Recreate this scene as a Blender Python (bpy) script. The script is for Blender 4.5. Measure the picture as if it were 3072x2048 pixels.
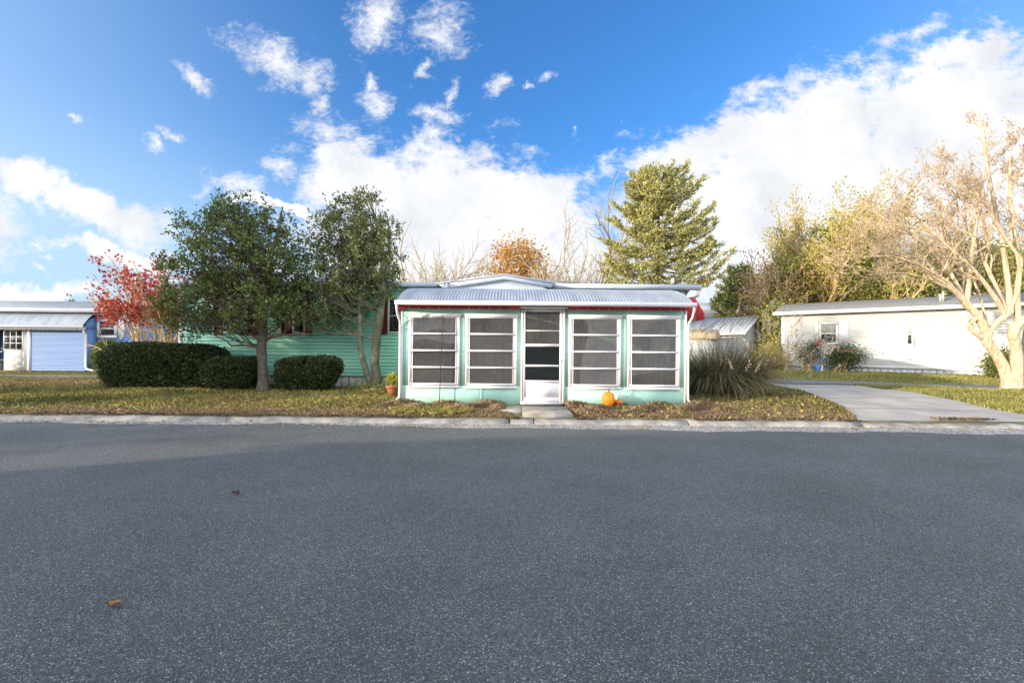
import bpy, math, random
import numpy as np
from mathutils import Vector, Matrix

for o in list(bpy.data.objects):
    bpy.data.objects.remove(o)
S = bpy.context.scene
COL = S.collection

# ------------------------------------------------------------------ camera, sky, sun, exposure
F = 1365.0                      # focal length in pixels of the 3072 px photograph
ROLL = 0.0085
CAMZ = 1.25
cam_d = bpy.data.cameras.new('camera'); cam = bpy.data.objects.new('camera', cam_d); COL.objects.link(cam)
cam_d.sensor_width = 36; cam_d.lens = F / 3072 * 36; cam_d.shift_y = 32 / 3072
cam_d.clip_start = 0.05; cam_d.clip_end = 3000
cam.location = (0, 0, CAMZ)
cam.rotation_euler = (Matrix.Rotation(math.pi / 2, 3, 'X') @ Matrix.Rotation(ROLL, 3, 'Z')).to_euler()
S.camera = cam
S.view_settings.view_transform = 'Standard'; S.view_settings.look = 'None'
S.view_settings.exposure = 1.55; S.view_settings.gamma = 1.0
S.cycles.max_bounces = 6; S.cycles.transparent_max_bounces = 12

SUN = Vector((-1.0, -0.5, 0.185)).normalized()          # towards the sun
SUN_EL = math.asin(SUN.z); SUN_ROT = math.atan2(SUN.x, SUN.y)
sd = bpy.data.lights.new('sun', 'SUN'); so = bpy.data.objects.new('sun', sd); COL.objects.link(so)
sd.energy = 2.35; sd.angle = math.radians(0.55); sd.color = (1.0, 0.84, 0.62)
so.rotation_euler = (-SUN).to_track_quat('-Z', 'Y').to_euler(); so.location = (-30, -15, 30)

def nd(nt, t, **kw):
    n = nt.nodes.new(t)
    for k, v in kw.items():
        if k.startswith('i_'):
            key = k[2:]
            n.inputs[int(key) if key.isdigit() else key].default_value = v
        else:
            setattr(n, k, v)
    return n
def ramp(nt, stops, interp='LINEAR'):
    r = nt.nodes.new('ShaderNodeValToRGB'); r.color_ramp.interpolation = interp
    el = r.color_ramp.elements
    while len(el) < len(stops): el.new(0.5)
    for e, (p, c) in zip(el, stops):
        e.position = p; e.color = (*c, 1) if len(c) == 3 else c
    return r
def mth(nt, op, a, b=None, clamp=False):
    n = nt.nodes.new('ShaderNodeMath'); n.operation = op; n.use_clamp = clamp
    for i, v in enumerate((a, b)):
        if v is None: continue
        if isinstance(v, (int, float)): n.inputs[i].default_value = v
        else: nt.links.new(v, n.inputs[i])
    return n.outputs[0]

# cloud centres and half sizes as compass directions: (across, up, half across, half up, tilt) in 1/2352 steps of the view
CLOUDS = [(745, 325, 70, 45, 35), (860, 420, 150, 85, 20), (1030, 450, 200, 110, 12), (1200, 475, 160, 85, 8), (1060, 560, 330, 70, 4),
          (640, 395, 45, 18, 25), (715, 425, 50, 35, 0), (985, 350, 60, 40, 0), (1130, 620, 420, 40, 0),
          (1600, 335, 150, 44, -22), (1850, 310, 270, 110, -22), (2150, 270, 330, 130, -20), (2320, 350, 320, 190, -15), (1760, 450, 340, 150, -10),
          (2080, 450, 380, 170, -12), (1700, 580, 260, 110, 0), (2100, 660, 500, 100, 0), (2210, 105, 130, 36, -22), (2095, 60, 70, 18, -25), (1780, 215, 60, 18, -25), (2340, 130, 40, 30, -25),
          (852, 62, 44, 62, 15), (1000, 62, 66, 50, 20), (625, 150, 95, 34, 28), (705, 180, 40, 40, 40), (443, 180, 44, 15, 28), (860, 245, 36, 32, -15), (850, 195, 16, 18, 0),
          (1005, 250, 38, 22, 20), (1035, 210, 15, 35, 10), (1136, 208, 16, 22, 10), (965, 150, 14, 24, 20), (1250, 175, 26, 12, -25), (1205, 212, 9, 12, 0), (1317, 298, 11, 14, 0), (730, 245, 18, 25, 0),
          (70, 425, 130, 34, 24), (215, 495, 160, 40, 20), (385, 515, 55, 26, 35), (535, 425, 66, 26, 15), (455, 430, 24, 13, 0), (340, 325, 24, 16, 45), (375, 303, 30, 9, 20), (165, 278, 20, 8, 15),
          (275, 600, 120, 22, 6), (88, 587, 22, 5, 8), (118, 612, 20, 6, 15), (92, 641, 24, 7, 15), (160, 605, 22, 9, 20), (20, 690, 160, 18, 0), (640, 470, 120, 12, 8), (-200, 480, 220, 90, 15), (2700, 250, 300, 220, 0)]
world = bpy.data.worlds.new('World'); S.world = world; world.use_nodes = True
SKY_STRENGTH = 0.15
def build_world():
    nt = world.node_tree; nt.nodes.clear(); L = nt.links
    out = nd(nt, 'ShaderNodeOutputWorld'); bg = nd(nt, 'ShaderNodeBackground'); L.new(bg.outputs[0], out.inputs[0])
    bg.inputs['Strength'].default_value = SKY_STRENGTH
    tc = nd(nt, 'ShaderNodeTexCoord'); sp = nd(nt, 'ShaderNodeSeparateXYZ'); L.new(tc.outputs['Generated'], sp.inputs[0])
    sky = nd(nt, 'ShaderNodeTexSky', sky_type='NISHITA', sun_disc=False, sun_elevation=SUN_EL, sun_rotation=SUN_ROT, air_density=1.0, dust_density=1.2, ozone_density=4.0)
    hsv = nd(nt, 'ShaderNodeHueSaturation', i_Saturation=1.05, i_Value=1.25); tint = nd(nt, 'ShaderNodeMixRGB', blend_type='MULTIPLY', i_Fac=1.0); tint.inputs[2].default_value = (0.50, 0.60, 0.70, 1); L.new(sky.outputs[0], tint.inputs[1]); L.new(tint.outputs[0], hsv.inputs['Color'])
    dt = nd(nt, 'ShaderNodeVectorMath', operation='DOT_PRODUCT'); L.new(tc.outputs['Generated'], dt.inputs[0]); dt.inputs[1].default_value = Vector((0.10, 1, 0.80)).normalized()
    fa = nd(nt, 'ShaderNodeMapRange', interpolation_type='SMOOTHSTEP', i_1=0.99, i_2=0.45, i_3=0.0, i_4=0.60); L.new(dt.outputs['Value'], fa.inputs[0])
    fh = nd(nt, 'ShaderNodeMapRange', interpolation_type='SMOOTHSTEP', i_1=0.42, i_2=0.02, i_3=0.0, i_4=0.55); L.new(sp.outputs[2], fh.inputs[0])
    pale = nd(nt, 'ShaderNodeMixRGB'); pale.inputs[2].default_value = (1.35, 1.85, 2.35, 1); L.new(mth(nt, 'MINIMUM', mth(nt, 'ADD', fa.outputs[0], fh.outputs[0]), 0.85), pale.inputs[0]); L.new(hsv.outputs[0], pale.inputs[1])
    y = mth(nt, 'MAXIMUM', mth(nt, 'ABSOLUTE', sp.outputs[1]), 0.2)
    cv = nd(nt, 'ShaderNodeCombineXYZ'); L.new(mth(nt, 'DIVIDE', sp.outputs[0], y), cv.inputs[0]); L.new(mth(nt, 'DIVIDE', sp.outputs[2], y), cv.inputs[1])
    # ragged edges: push the direction about with noise
    n0 = nd(nt, 'ShaderNodeTexNoise', i_Scale=7.0, i_Detail=6.0, i_Roughness=0.6); L.new(cv.outputs[0], n0.inputs['Vector'])
    s0 = nd(nt, 'ShaderNodeVectorMath', operation='SUBTRACT'); L.new(n0.outputs['Color'], s0.inputs[0]); s0.inputs[1].default_value = (.5, .5, .5)
    m0 = nd(nt, 'ShaderNodeVectorMath', operation='SCALE'); L.new(s0.outputs[0], m0.inputs[0]); m0.inputs['Scale'].default_value = 0.16
    a0 = nd(nt, 'ShaderNodeVectorMath', operation='ADD'); L.new(cv.outputs[0], a0.inputs[0]); L.new(m0.outputs[0], a0.inputs[1])
    fields = {True: None, False: None}
    k = 3072 / 2352
    for (cx, cy, rx, ry, rot) in CLOUDS:
        big = max(rx, ry) > 112; q = 1.1 if rx > 140 else 1.05; rx, ry = rx * q, ry * q
        mp = nd(nt, 'ShaderNodeMapping', vector_type='TEXTURE')
        mp.inputs['Location'].default_value = ((cx * k - 1536) / F, (1056 - cy * k) / F, 0)
        mp.inputs['Rotation'].default_value = (0, 0, math.radians(-rot))
        mp.inputs['Scale'].default_value = (rx * k / F, ry * k / F, 1)
        L.new(a0.outputs[0], mp.inputs['Vector'])
        ln = nd(nt, 'ShaderNodeVectorMath', operation='LENGTH'); 
        # flatten z of the offset
        L.new(mp.outputs[0], ln.inputs[0])
        fields[big] = ln.outputs['Value'] if fields[big] is None else mth(nt, 'MINIMUM', fields[big], ln.outputs['Value'])
    nm = nd(nt, 'ShaderNodeMapping'); nm.inputs['Rotation'].default_value = (0, 0, math.radians(20)); nm.inputs['Scale'].default_value = (1, 1.5, 1); L.new(cv.outputs[0], nm.inputs['Vector'])
    n1 = nd(nt, 'ShaderNodeTexNoise', i_Scale=13.0, i_Detail=12.0, i_Roughness=0.68, i_Distortion=0.3); L.new(nm.outputs[0], n1.inputs['Vector'])
    wob = mth(nt, 'MULTIPLY', mth(nt, 'SUBTRACT', n1.outputs['Fac'], 0.5), 2.9)
    n4 = nd(nt, 'ShaderNodeTexNoise', i_Scale=38.0, i_Detail=8.0, i_Roughness=0.7, i_Distortion=1.2); L.new(nm.outputs[0], n4.inputs['Vector'])
    wob2 = mth(nt, 'MULTIPLY', mth(nt, 'SUBTRACT', n4.outputs['Fac'], 0.47), 1.5)
    f2 = mth(nt, 'ADD', mth(nt, 'ADD', fields[True], mth(nt, 'MULTIPLY', wob, 0.85)), mth(nt, 'MULTIPLY', wob2, 0.45))
    f3 = mth(nt, 'ADD', mth(nt, 'ADD', fields[False], wob), mth(nt, 'MULTIPLY', wob2, 1.5))
    ms = nd(nt, 'ShaderNodeMapRange', interpolation_type='SMOOTHSTEP', i_1=1.55, i_2=-0.25, i_3=0.0, i_4=0.96); L.new(f3, ms.inputs[0])
    mr = nd(nt, 'ShaderNodeMapRange', interpolation_type='SMOOTHSTEP', i_1=1.45, i_2=0.62, i_3=0.0, i_4=1.0); L.new(f2, mr.inputs[0])
    # shading inside the cloud
    n2 = nd(nt, 'ShaderNodeTexNoise', i_Scale=5.0, i_Detail=7.0, i_Roughness=0.55); L.new(a0.outputs[0], n2.inputs['Vector'])
    cr = ramp(nt, [(0.3, (1.85, 1.92, 2.06)), (0.55, (2.35, 2.37, 2.42))]); L.new(n2.outputs['Fac'], cr.inputs[0])
    # bright broken cloud added over the unseen sky behind the camera, as fill light
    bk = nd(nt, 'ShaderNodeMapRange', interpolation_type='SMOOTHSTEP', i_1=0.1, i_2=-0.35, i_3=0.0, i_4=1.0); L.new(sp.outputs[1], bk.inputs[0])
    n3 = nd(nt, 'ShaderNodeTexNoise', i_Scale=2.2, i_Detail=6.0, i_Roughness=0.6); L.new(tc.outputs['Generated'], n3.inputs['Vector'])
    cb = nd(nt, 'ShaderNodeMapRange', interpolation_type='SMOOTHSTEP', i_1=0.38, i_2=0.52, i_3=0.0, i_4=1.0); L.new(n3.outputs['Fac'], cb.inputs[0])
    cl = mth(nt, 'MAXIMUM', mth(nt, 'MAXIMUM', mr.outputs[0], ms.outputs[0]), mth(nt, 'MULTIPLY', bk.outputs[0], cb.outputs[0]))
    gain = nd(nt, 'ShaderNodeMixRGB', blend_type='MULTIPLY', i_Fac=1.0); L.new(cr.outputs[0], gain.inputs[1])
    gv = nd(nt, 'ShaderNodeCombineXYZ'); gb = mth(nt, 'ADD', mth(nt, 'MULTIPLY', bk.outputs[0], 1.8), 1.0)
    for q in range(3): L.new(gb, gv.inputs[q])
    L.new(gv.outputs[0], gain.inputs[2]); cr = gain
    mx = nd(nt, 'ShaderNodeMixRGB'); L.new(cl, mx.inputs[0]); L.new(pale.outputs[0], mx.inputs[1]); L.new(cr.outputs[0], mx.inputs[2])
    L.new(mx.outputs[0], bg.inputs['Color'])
build_world()

# ------------------------------------------------------------------ helpers
def W(px, py, Y):
    """world point at depth Y seen at pixel (px, py) of the photograph"""
    dx, dy = px - 1536, py - 1056
    ux, uy = dx + dy * ROLL, dy - dx * ROLL
    return np.array((ux / F * Y, Y, CAMZ - uy / F * Y))
def smooth(a, b, v):
    t = np.clip((v - a) / (b - a), 0, 1); return t * t * (3 - 2 * t)
LANE = ((9.0, 18.2), (18.6, 14.0))                       # centre line of the side lane
def lane_dist(x, y):
    (x0, y0), (x1, y1) = LANE; l = math.hypot(x1 - x0, y1 - y0)
    return ((x - x0) * -(y1 - y0) + (y - y0) * (x1 - x0)) / l        # positive on the far side
def gz(x, y):
    x = np.asarray(x, float); y = np.asarray(y, float)
    z = 0.065 + 0.135 * smooth(8.3, 12, y)
    z = z + 0.23 * smooth(1.4, 4.5, lane_dist(x, y)) * smooth(6, 12, x)
    z = z + 0.07 * smooth(9.5, 14, x) * smooth(8.6, 11, y) * (1 - smooth(-2.4, -1.2, lane_dist(x, y)))
    z = z + 0.02 * np.sin(x * 1.7 + 1) * np.sin(y * 2.1) * smooth(8.4, 9.2, y)
    return z

def thing(name, label, cat, loc=(0, 0, 0), rotz=0, group=None):
    o = bpy.data.objects.new(name, None); COL.objects.link(o)
    o.empty_display_size = 0.2; o.location = loc; o.rotation_euler = (0, 0, rotz)
    return tag(o, label, cat, group)
def tag(o, label=None, cat=None, group=None, kind=None):
    if label: o['label'] = label
    if cat: o['category'] = cat
    if group: o['group'] = group
    if kind: o['kind'] = kind
    return o
def root_inv(p):
    while p.parent: p = p.parent
    return (Matrix.Translation(p.location) @ Matrix.Rotation(p.rotation_euler.z, 4, 'Z')).inverted()
def link_mesh(name, V, Fs, m, parent=None, origin=None, local=False, sm=False):
    V = np.asarray(V, dtype=np.float64).reshape(-1, 3)
    o = None
    me = bpy.data.meshes.new(name)
    if parent is not None and not local:
        M = np.array(root_inv(parent)); V = V @ M[:3, :3].T + M[:3, 3]
    if origin is not None: V = V - np.array(origin)
    me.vertices.add(len(V)); me.vertices.foreach_set('co', V.astype(np.float32).ravel())
    if isinstance(Fs, np.ndarray):
        n, k = Fs.shape; lv = Fs.ravel().astype(np.int32)
        st = np.arange(n, dtype=np.int32) * k; tot = np.full(n, k, dtype=np.int32)
    else:
        tot = np.array([len(f) for f in Fs], dtype=np.int32); lv = np.array([i for f in Fs for i in f], dtype=np.int32)
        st = np.concatenate(([0], np.cumsum(tot)[:-1])).astype(np.int32)
    me.loops.add(len(lv)); me.loops.foreach_set('vertex_index', lv)
    me.polygons.add(len(tot)); me.polygons.foreach_set('loop_start', st); me.polygons.foreach_set('loop_total', tot)
    if sm: me.polygons.foreach_set('use_smooth', np.ones(len(tot), dtype=bool))
    me.update(calc_edges=True); me.validate()
    me.materials.append(m)
    o = bpy.data.objects.new(name, me); COL.objects.link(o)
    if parent is not None: o.parent = parent
    if origin is not None: o.location = origin
    return o

class MB:
    def __init__(s): s.v = []; s.f = []
    def quad(s, *p):
        i = len(s.v); s.v += [tuple(q) for q in p]; s.f.append(tuple(range(i, i + len(p)))); return s
    def box(s, x0, x1, y0, y1, z0, z1):
        i = len(s.v)
        s.v += [(x0, y0, z0), (x1, y0, z0), (x1, y1, z0), (x0, y1, z0), (x0, y0, z1), (x1, y0, z1), (x1, y1, z1), (x0, y1, z1)]
        for f in ((0, 3, 2, 1), (4, 5, 6, 7), (0, 1, 5, 4), (1, 2, 6, 5), (2, 3, 7, 6), (3, 0, 4, 7)): s.f.append(tuple(i + a for a in f))
        return s
    def prism(s, poly, ax, a, b):
        """polygon (2D) extruded along axis ax ('x','y','z') from a to b"""
        n = len(poly); i = len(s.v)
        for c in (a, b):
            for (p, q) in poly:
                s.v.append({'x': (c, p, q), 'y': (p, c, q), 'z': (p, q, c)}[ax])
        s.f.append(tuple(i + k for k in range(n))); s.f.append(tuple(i + n + k for k in reversed(range(n))))
        for k in range(n): s.f.append((i + k, i + n + k, i + n + (k + 1) % n, i + (k + 1) % n))
        return s
    def frame(s, x0, x1, z0, z1, w, y0, y1, wb=None, wt=None):
        wb = wb or w; wt = wt or w
        s.box(x0, x1, y0, y1, z1 - wt, z1); s.box(x0, x1, y0, y1, z0, z0 + wb)
        s.box(x0, x0 + w, y0, y1, z0 + wb, z1 - wt); s.box(x1 - w, x1, y0, y1, z0 + wb, z1 - wt); return s
    def tube(s, pts, r, n=8):
        pts = [Vector(p) for p in pts]; rs = r if isinstance(r, (list, tuple)) else [r] * len(pts)
        i = len(s.v); m = len(pts)
        for k, p in enumerate(pts):
            t = (pts[min(k + 1, m - 1)] - pts[max(k - 1, 0)]).normalized()
            a = t.cross(Vector((0.31, 0.17, 0.94)) if abs(t.z) < .9 else Vector((1, 0.2, 0))).normalized(); b = t.cross(a)
            for j in range(n):
                an = 2 * math.pi * j / n; s.v.append(tuple(p + (a * math.cos(an) + b * math.sin(an)) * rs[k]))
        for k in range(m - 1):
            for j in range(n):
                s.f.append((i + k * n + j, i + k * n + (j + 1) % n, i + (k + 1) * n + (j + 1) % n, i + (k + 1) * n + j))
        s.f.append(tuple(i + j for j in reversed(range(n)))); s.f.append(tuple(i + (m - 1) * n + j for j in range(n)))
        return s
    def lathe(s, prof, c, n=24, lobes=0, amp=0):
        i = len(s.v); m = len(prof)
        for (r, z) in prof:
            for j in range(n):
                an = 2 * math.pi * j / n; rr = r * (1 - amp * (1 - abs(math.cos(an * lobes / 2))) ** 2) if lobes else r
                s.v.append((c[0] + rr * math.cos(an), c[1] + rr * math.sin(an), c[2] + z))
        for k in range(m - 1):
            for j in range(n): s.f.append((i + k * n + j, i + k * n + (j + 1) % n, i + (k + 1) * n + (j + 1) % n, i + (k + 1) * n + j))
        s.f.append(tuple(i + j for j in reversed(range(n)))); s.f.append(tuple(i + (m - 1) * n + j for j in range(n)))
        return s
    def siding(s, x0, x1, y, z0, z1, pitch, lip=0.02, holes=()):
        """lap boards facing -y on a wall plane y"""
        z = z0
        while z < z1 - 1e-4:
            zt = min(z + pitch, z1)
            j = z + pitch * 0.17                       # the joint under the next board is a shadow gap
            s.quad((x0, y - lip, j), (x1, y - lip, j), (x1, y - lip * .3, zt), (x0, y - lip * .3, zt))
            s.quad((x0, y + .03, j), (x1, y + .03, j), (x1, y - lip, j), (x0, y - lip, j))
            s.quad((x0, y + .03, z), (x1, y + .03, z), (x1, y + .03, j), (x0, y + .03, j))
            s.quad((x0, y - lip * .3, z), (x1, y - lip * .3, z), (x1, y + .03, z), (x0, y + .03, z))
            z = zt
        return s
    def build(s, name, m, parent=None, origin=None, local=False, sm=False):
        return link_mesh(name, np.array(s.v), s.f, m, parent, origin, local, sm)

# ------------------------------------------------------------------ materials
MATS = {}
def base_mat(name):
    m = bpy.data.materials.new(name); m.use_nodes = True; nt = m.node_tree
    return m, nt, nt.nodes['Principled BSDF']
def mat(name, c, c2=None, rough=0.7, scale=3.0, stretch=(1, 1, 1), fine=0.0, fscale=60, bump=0.0, bscale=40, spec=0.3, metal=0.0, contrast=(0.35, 0.65)):
    m, nt, p = base_mat(name); L = nt.links
    c2 = c2 or tuple(v * 0.82 for v in c)
    g = nd(nt, 'ShaderNodeTexCoord'); mp = nd(nt, 'ShaderNodeMapping'); mp.inputs['Scale'].default_value = stretch; L.new(g.outputs['Object'], mp.inputs[0])
    n = nd(nt, 'ShaderNodeTexNoise', i_Scale=scale, i_Detail=6.0, i_Roughness=0.6); L.new(mp.outputs[0], n.inputs['Vector'])
    r = ramp(nt, [(contrast[0], c2), (contrast[1], c)]); L.new(n.outputs['Fac'], r.inputs[0]); colo = r.outputs[0]
    if fine:
        n2 = nd(nt, 'ShaderNodeTexNoise', i_Scale=fscale, i_Detail=3.0); L.new(mp.outputs[0], n2.inputs['Vector'])
        r2 = ramp(nt, [(0.3, (1 - fine,) * 3), (0.7, (1 + fine,) * 3)]); L.new(n2.outputs['Fac'], r2.inputs[0])
        mu = nd(nt, 'ShaderNodeMixRGB', blend_type='MULTIPLY', i_Fac=1.0); L.new(colo, mu.inputs[1]); L.new(r2.outputs[0], mu.inputs[2]); colo = mu.outputs[0]
    L.new(colo, p.inputs['Base Color'])
    p.inputs['Roughness'].default_value = rough; p.inputs['Specular IOR Level'].default_value = spec; p.inputs['Metallic'].default_value = metal
    if bump:
        n3 = nd(nt, 'ShaderNodeTexNoise', i_Scale=bscale, i_Detail=4.0); L.new(mp.outputs[0], n3.inputs['Vector'])
        b = nd(nt, 'ShaderNodeBump', i_Strength=bump, i_Distance=0.02); L.new(n3.outputs['Fac'], b.inputs['Height']); L.new(b.outputs[0], p.inputs['Normal'])
    MATS[name] = m; return m
def leaf_mat(name, cols, trans=0.3, rough=0.5, spec=0.3):
    m, nt, p = base_mat(name); L = nt.links
    g = nd(nt, 'ShaderNodeNewGeometry')
    r = ramp(nt, [(i / max(1, len(cols) - 1), c) for i, c in enumerate(cols)]); L.new(g.outputs['Random Per Island'], r.inputs[0])
    L.new(r.outputs[0], p.inputs['Base Color']); p.inputs['Roughness'].default_value = rough; p.inputs['Specular IOR Level'].default_value = spec
    if trans:
        t = nd(nt, 'ShaderNodeBsdfTranslucent'); L.new(r.outputs[0], t.inputs[0])
        mx = nd(nt, 'ShaderNodeMixShader', i_0=trans); L.new(p.outputs[0], mx.inputs[1]); L.new(t.outputs[0], mx.inputs[2])
        L.new(mx.outputs[0], nt.nodes['Material Output'].inputs[0])
    MATS[name] = m; return m

def asphalt_mat(name, dark, light, vs=85.0, bright=0.42, bright_at=0.93):
    m, nt, p = base_mat(name); L = nt.links
    g = nd(nt, 'ShaderNodeTexCoord')
    v = nd(nt, 'ShaderNodeTexVoronoi', i_Scale=vs); L.new(g.outputs['Object'], v.inputs['Vector'])
    sp = nd(nt, 'ShaderNodeSeparateColor'); L.new(v.outputs['Color'], sp.inputs[0])
    r = ramp(nt, [(0.0, dark), (0.6, light), (bright_at - 0.03, tuple(c * 1.5 for c in light)), (bright_at + .03, (bright, bright, bright * 1.02))]); L.new(sp.outputs[0], r.inputs[0])
    n = nd(nt, 'ShaderNodeTexNoise', i_Scale=0.9, i_Detail=5.0, i_Roughness=0.6); L.new(g.outputs['Object'], n.inputs['Vector'])
    r2 = ramp(nt, [(0.3, (0.82, 0.82, 0.82)), (0.7, (1.12, 1.12, 1.12))]); L.new(n.outputs['Fac'], r2.inputs[0])
    mu = nd(nt, 'ShaderNodeMixRGB', blend_type='MULTIPLY', i_Fac=1.0); L.new(r.outputs[0], mu.inputs[1]); L.new(r2.outputs[0], mu.inputs[2])
    L.new(mu.outputs[0], p.inputs['Base Color']); p.inputs['Roughness'].default_value = 0.75; p.inputs['Specular IOR Level'].default_value = 0.35
    v2 = nd(nt, 'ShaderNodeTexVoronoi', i_Scale=vs); L.new(g.outputs['Object'], v2.inputs['Vector'])
    b = nd(nt, 'ShaderNodeBump', i_Strength=0.7, i_Distance=0.006, invert=True); L.new(v2.outputs['Distance'], b.inputs['Height']); L.new(b.outputs[0], p.inputs['Normal'])
    MATS[name] = m; return m
asphalt_mat('asphalt', (0.050, 0.053, 0.055), (0.118, 0.121, 0.120), vs=185, bright=0.42, bright_at=0.945)
asphalt_mat('lane_asphalt', (0.10, 0.105, 0.115), (0.19, 0.195, 0.205), vs=60)
asphalt_mat('gravel', (0.15, 0.145, 0.14), (0.31, 0.30, 0.285), vs=45, bright=0.55, bright_at=0.85)
mat('concrete', (0.37, 0.345, 0.315), (0.17, 0.16, 0.145), rough=0.9, scale=3.2, fine=0.3, fscale=90, bump=0.25, bscale=60)
mat('drive_concrete', (0.43, 0.40, 0.37), (0.31, 0.29, 0.27), rough=0.9, scale=1.3, fine=0.2, fscale=70, bump=0.2, bscale=50)
mat('soil', (0.20, 0.155, 0.11), (0.10, 0.08, 0.055), rough=1.0, scale=6, fine=0.4, fscale=80, bump=0.6, bscale=30)

def lawn_mat():
    m, nt, p = base_mat('lawn'); L = nt.links
    g = nd(nt, 'ShaderNodeTexCoord')
    n1 = nd(nt, 'ShaderNodeTexNoise', i_Scale=0.55, i_Detail=6.0, i_Roughness=0.65); L.new(g.outputs['Object'], n1.inputs['Vector'])
    r1 = ramp(nt, [(0.30, (0.11, 0.115, 0.04)), (0.48, (0.19, 0.175, 0.065)), (0.62, (0.32, 0.26, 0.115)), (0.75, (0.42, 0.33, 0.17))]); L.new(n1.outputs['Fac'], r1.inputs[0])
    n2 = nd(nt, 'ShaderNodeTexNoise', i_Scale=34, i_Detail=5.0, i_Roughness=0.7); L.new(g.outputs['Object'], n2.inputs['Vector'])
    r2 = ramp(nt, [(0.3, (0.45, 0.45, 0.45)), (0.7, (1.35, 1.35, 1.35))]); L.new(n2.outputs['Fac'], r2.inputs[0])
    mu = nd(nt, 'ShaderNodeMixRGB', blend_type='MULTIPLY', i_Fac=1.0); L.new(r1.outputs[0], mu.inputs[1]); L.new(r2.outputs[0], mu.inputs[2])
    L.new(mu.outputs[0], p.inputs['Base Color']); p.inputs['Roughness'].default_value = 1.0; p.inputs['Specular IOR Level'].default_value = 0.1
    b = nd(nt, 'ShaderNodeBump', i_Strength=0.8, i_Distance=0.03); L.new(n2.outputs['Fac'], b.inputs['Height']); L.new(b.outputs[0], p.inputs['Normal'])
    MATS['lawn'] = m
lawn_mat()

mat('mint_paint', (0.36, 0.60, 0.52), (0.29, 0.51, 0.44), rough=0.6, scale=2.6, fine=0.06, fscale=25, bump=0.15, bscale=9)
mat('mint_siding', (0.35, 0.74, 0.58), (0.30, 0.67, 0.52), rough=0.5, scale=1.0, stretch=(0.4, 1, 2), fine=0.05)
mat('white_trim', (0.80, 0.79, 0.80), (0.72, 0.71, 0.73), rough=0.45, scale=3)
mat('white_metal', (0.74, 0.75, 0.78), (0.62, 0.64, 0.68), rough=0.4, scale=2.5)
mat('red_paint', (0.52, 0.05, 0.06), (0.40, 0.035, 0.045), rough=0.55, scale=5)
mat('shutter_red', (0.20, 0.022, 0.03), (0.14, 0.018, 0.025), rough=0.6, scale=5)
mat('blue_siding', (0.14, 0.26, 0.52), (0.125, 0.235, 0.48), rough=0.55, scale=1.0, stretch=(0.4, 1, 2), fine=0.04)
mat('white_siding', (0.60, 0.595, 0.57), (0.54, 0.535, 0.51), rough=0.5, scale=1.0, stretch=(0.4, 1, 2), fine=0.03)
mat('grey_siding', (0.50, 0.54, 0.58), (0.43, 0.47, 0.52), rough=0.6, scale=1.0, stretch=(0.4, 1, 2))
mat('pale_roof', (0.42, 0.47, 0.55), (0.36, 0.41, 0.49), rough=0.55, scale=2)
mat('pale_siding', (0.42, 0.48, 0.56), (0.36, 0.42, 0.50), rough=0.6, scale=1.0)
mat('skirt_white', (0.62, 0.64, 0.66), (0.42, 0.44, 0.45), rough=0.6, scale=1.8, stretch=(3, 3, 0.6), fine=0.1)
mat('shingle', (0.23, 0.235, 0.24), (0.14, 0.145, 0.15), rough=0.95, scale=9, stretch=(1, 1, 3), fine=0.35, fscale=55, bump=0.4, bscale=40)
mat('pale_shingle', (0.42, 0.43, 0.43), (0.28, 0.30, 0.31), rough=0.95, scale=6, fine=0.3, fscale=50)
mat('galvanised', (0.50, 0.52, 0.55), (0.36, 0.38, 0.42), rough=0.42, scale=1.4, stretch=(3, 0.7, 0.7), fine=0.08, fscale=14, metal=0.35, spec=0.5)
mat('rust_metal', (0.50, 0.52, 0.53), (0.30, 0.27, 0.24), rough=0.5, scale=2.5, metal=0.3)
mat('dark_iron', (0.025, 0.025, 0.028), rough=0.5)
mat('rubber', (0.03, 0.032, 0.035), (0.10, 0.10, 0.10), rough=0.9, scale=30)
mat('terracotta', (0.42, 0.17, 0.085), (0.34, 0.13, 0.065), rough=0.85, scale=6, bump=0.1)
mat('pumpkin', (0.72, 0.27, 0.02), (0.62, 0.19, 0.015), rough=0.45, scale=9, stretch=(1, 1, 0.4))
mat('small_pumpkin', (0.58, 0.19, 0.03), (0.48, 0.14, 0.025), rough=0.5, scale=9)
mat('stalk', (0.34, 0.27, 0.15), (0.18, 0.13, 0.07), rough=0.8, scale=20)
mat('bark', (0.15, 0.125, 0.10), (0.06, 0.05, 0.04), rough=0.95, scale=9, stretch=(1.6, 1.6, 0.7), fine=0.3, fscale=50, bump=0.6, bscale=30)
mat('mossy_bark', (0.22, 0.21, 0.17), (0.10, 0.10, 0.05), rough=0.95, scale=6, fine=0.3, fscale=50, bump=0.6, bscale=30)
mat('pale_bark', (0.64, 0.50, 0.32), (0.40, 0.28, 0.16), rough=0.75, scale=5, stretch=(2, 2, 0.6), fine=0.12, fscale=30, bump=0.3, bscale=16)
mat('myrtle_bark', (0.66, 0.54, 0.38), (0.40, 0.30, 0.19), rough=0.8, scale=6, stretch=(2.4, 2.4, 0.5), fine=0.22, fscale=26, bump=0.5, bscale=14, contrast=(0.38, 0.6))
mat('twig_grey', (0.46, 0.39, 0.28), (0.33, 0.27, 0.19), rough=0.9, scale=3)
mat('twig_tan', (0.54, 0.40, 0.22), (0.40, 0.28, 0.15), rough=0.9, scale=3)
mat('spruce_bark', (0.16, 0.12, 0.09), (0.08, 0.06, 0.045), rough=1.0, scale=8, bump=0.5)
mat('curtain', (0.62, 0.61, 0.58), (0.50, 0.49, 0.47), rough=0.9, scale=4)
mat('floor_dark', (0.16, 0.14, 0.12), rough=0.8)
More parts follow.
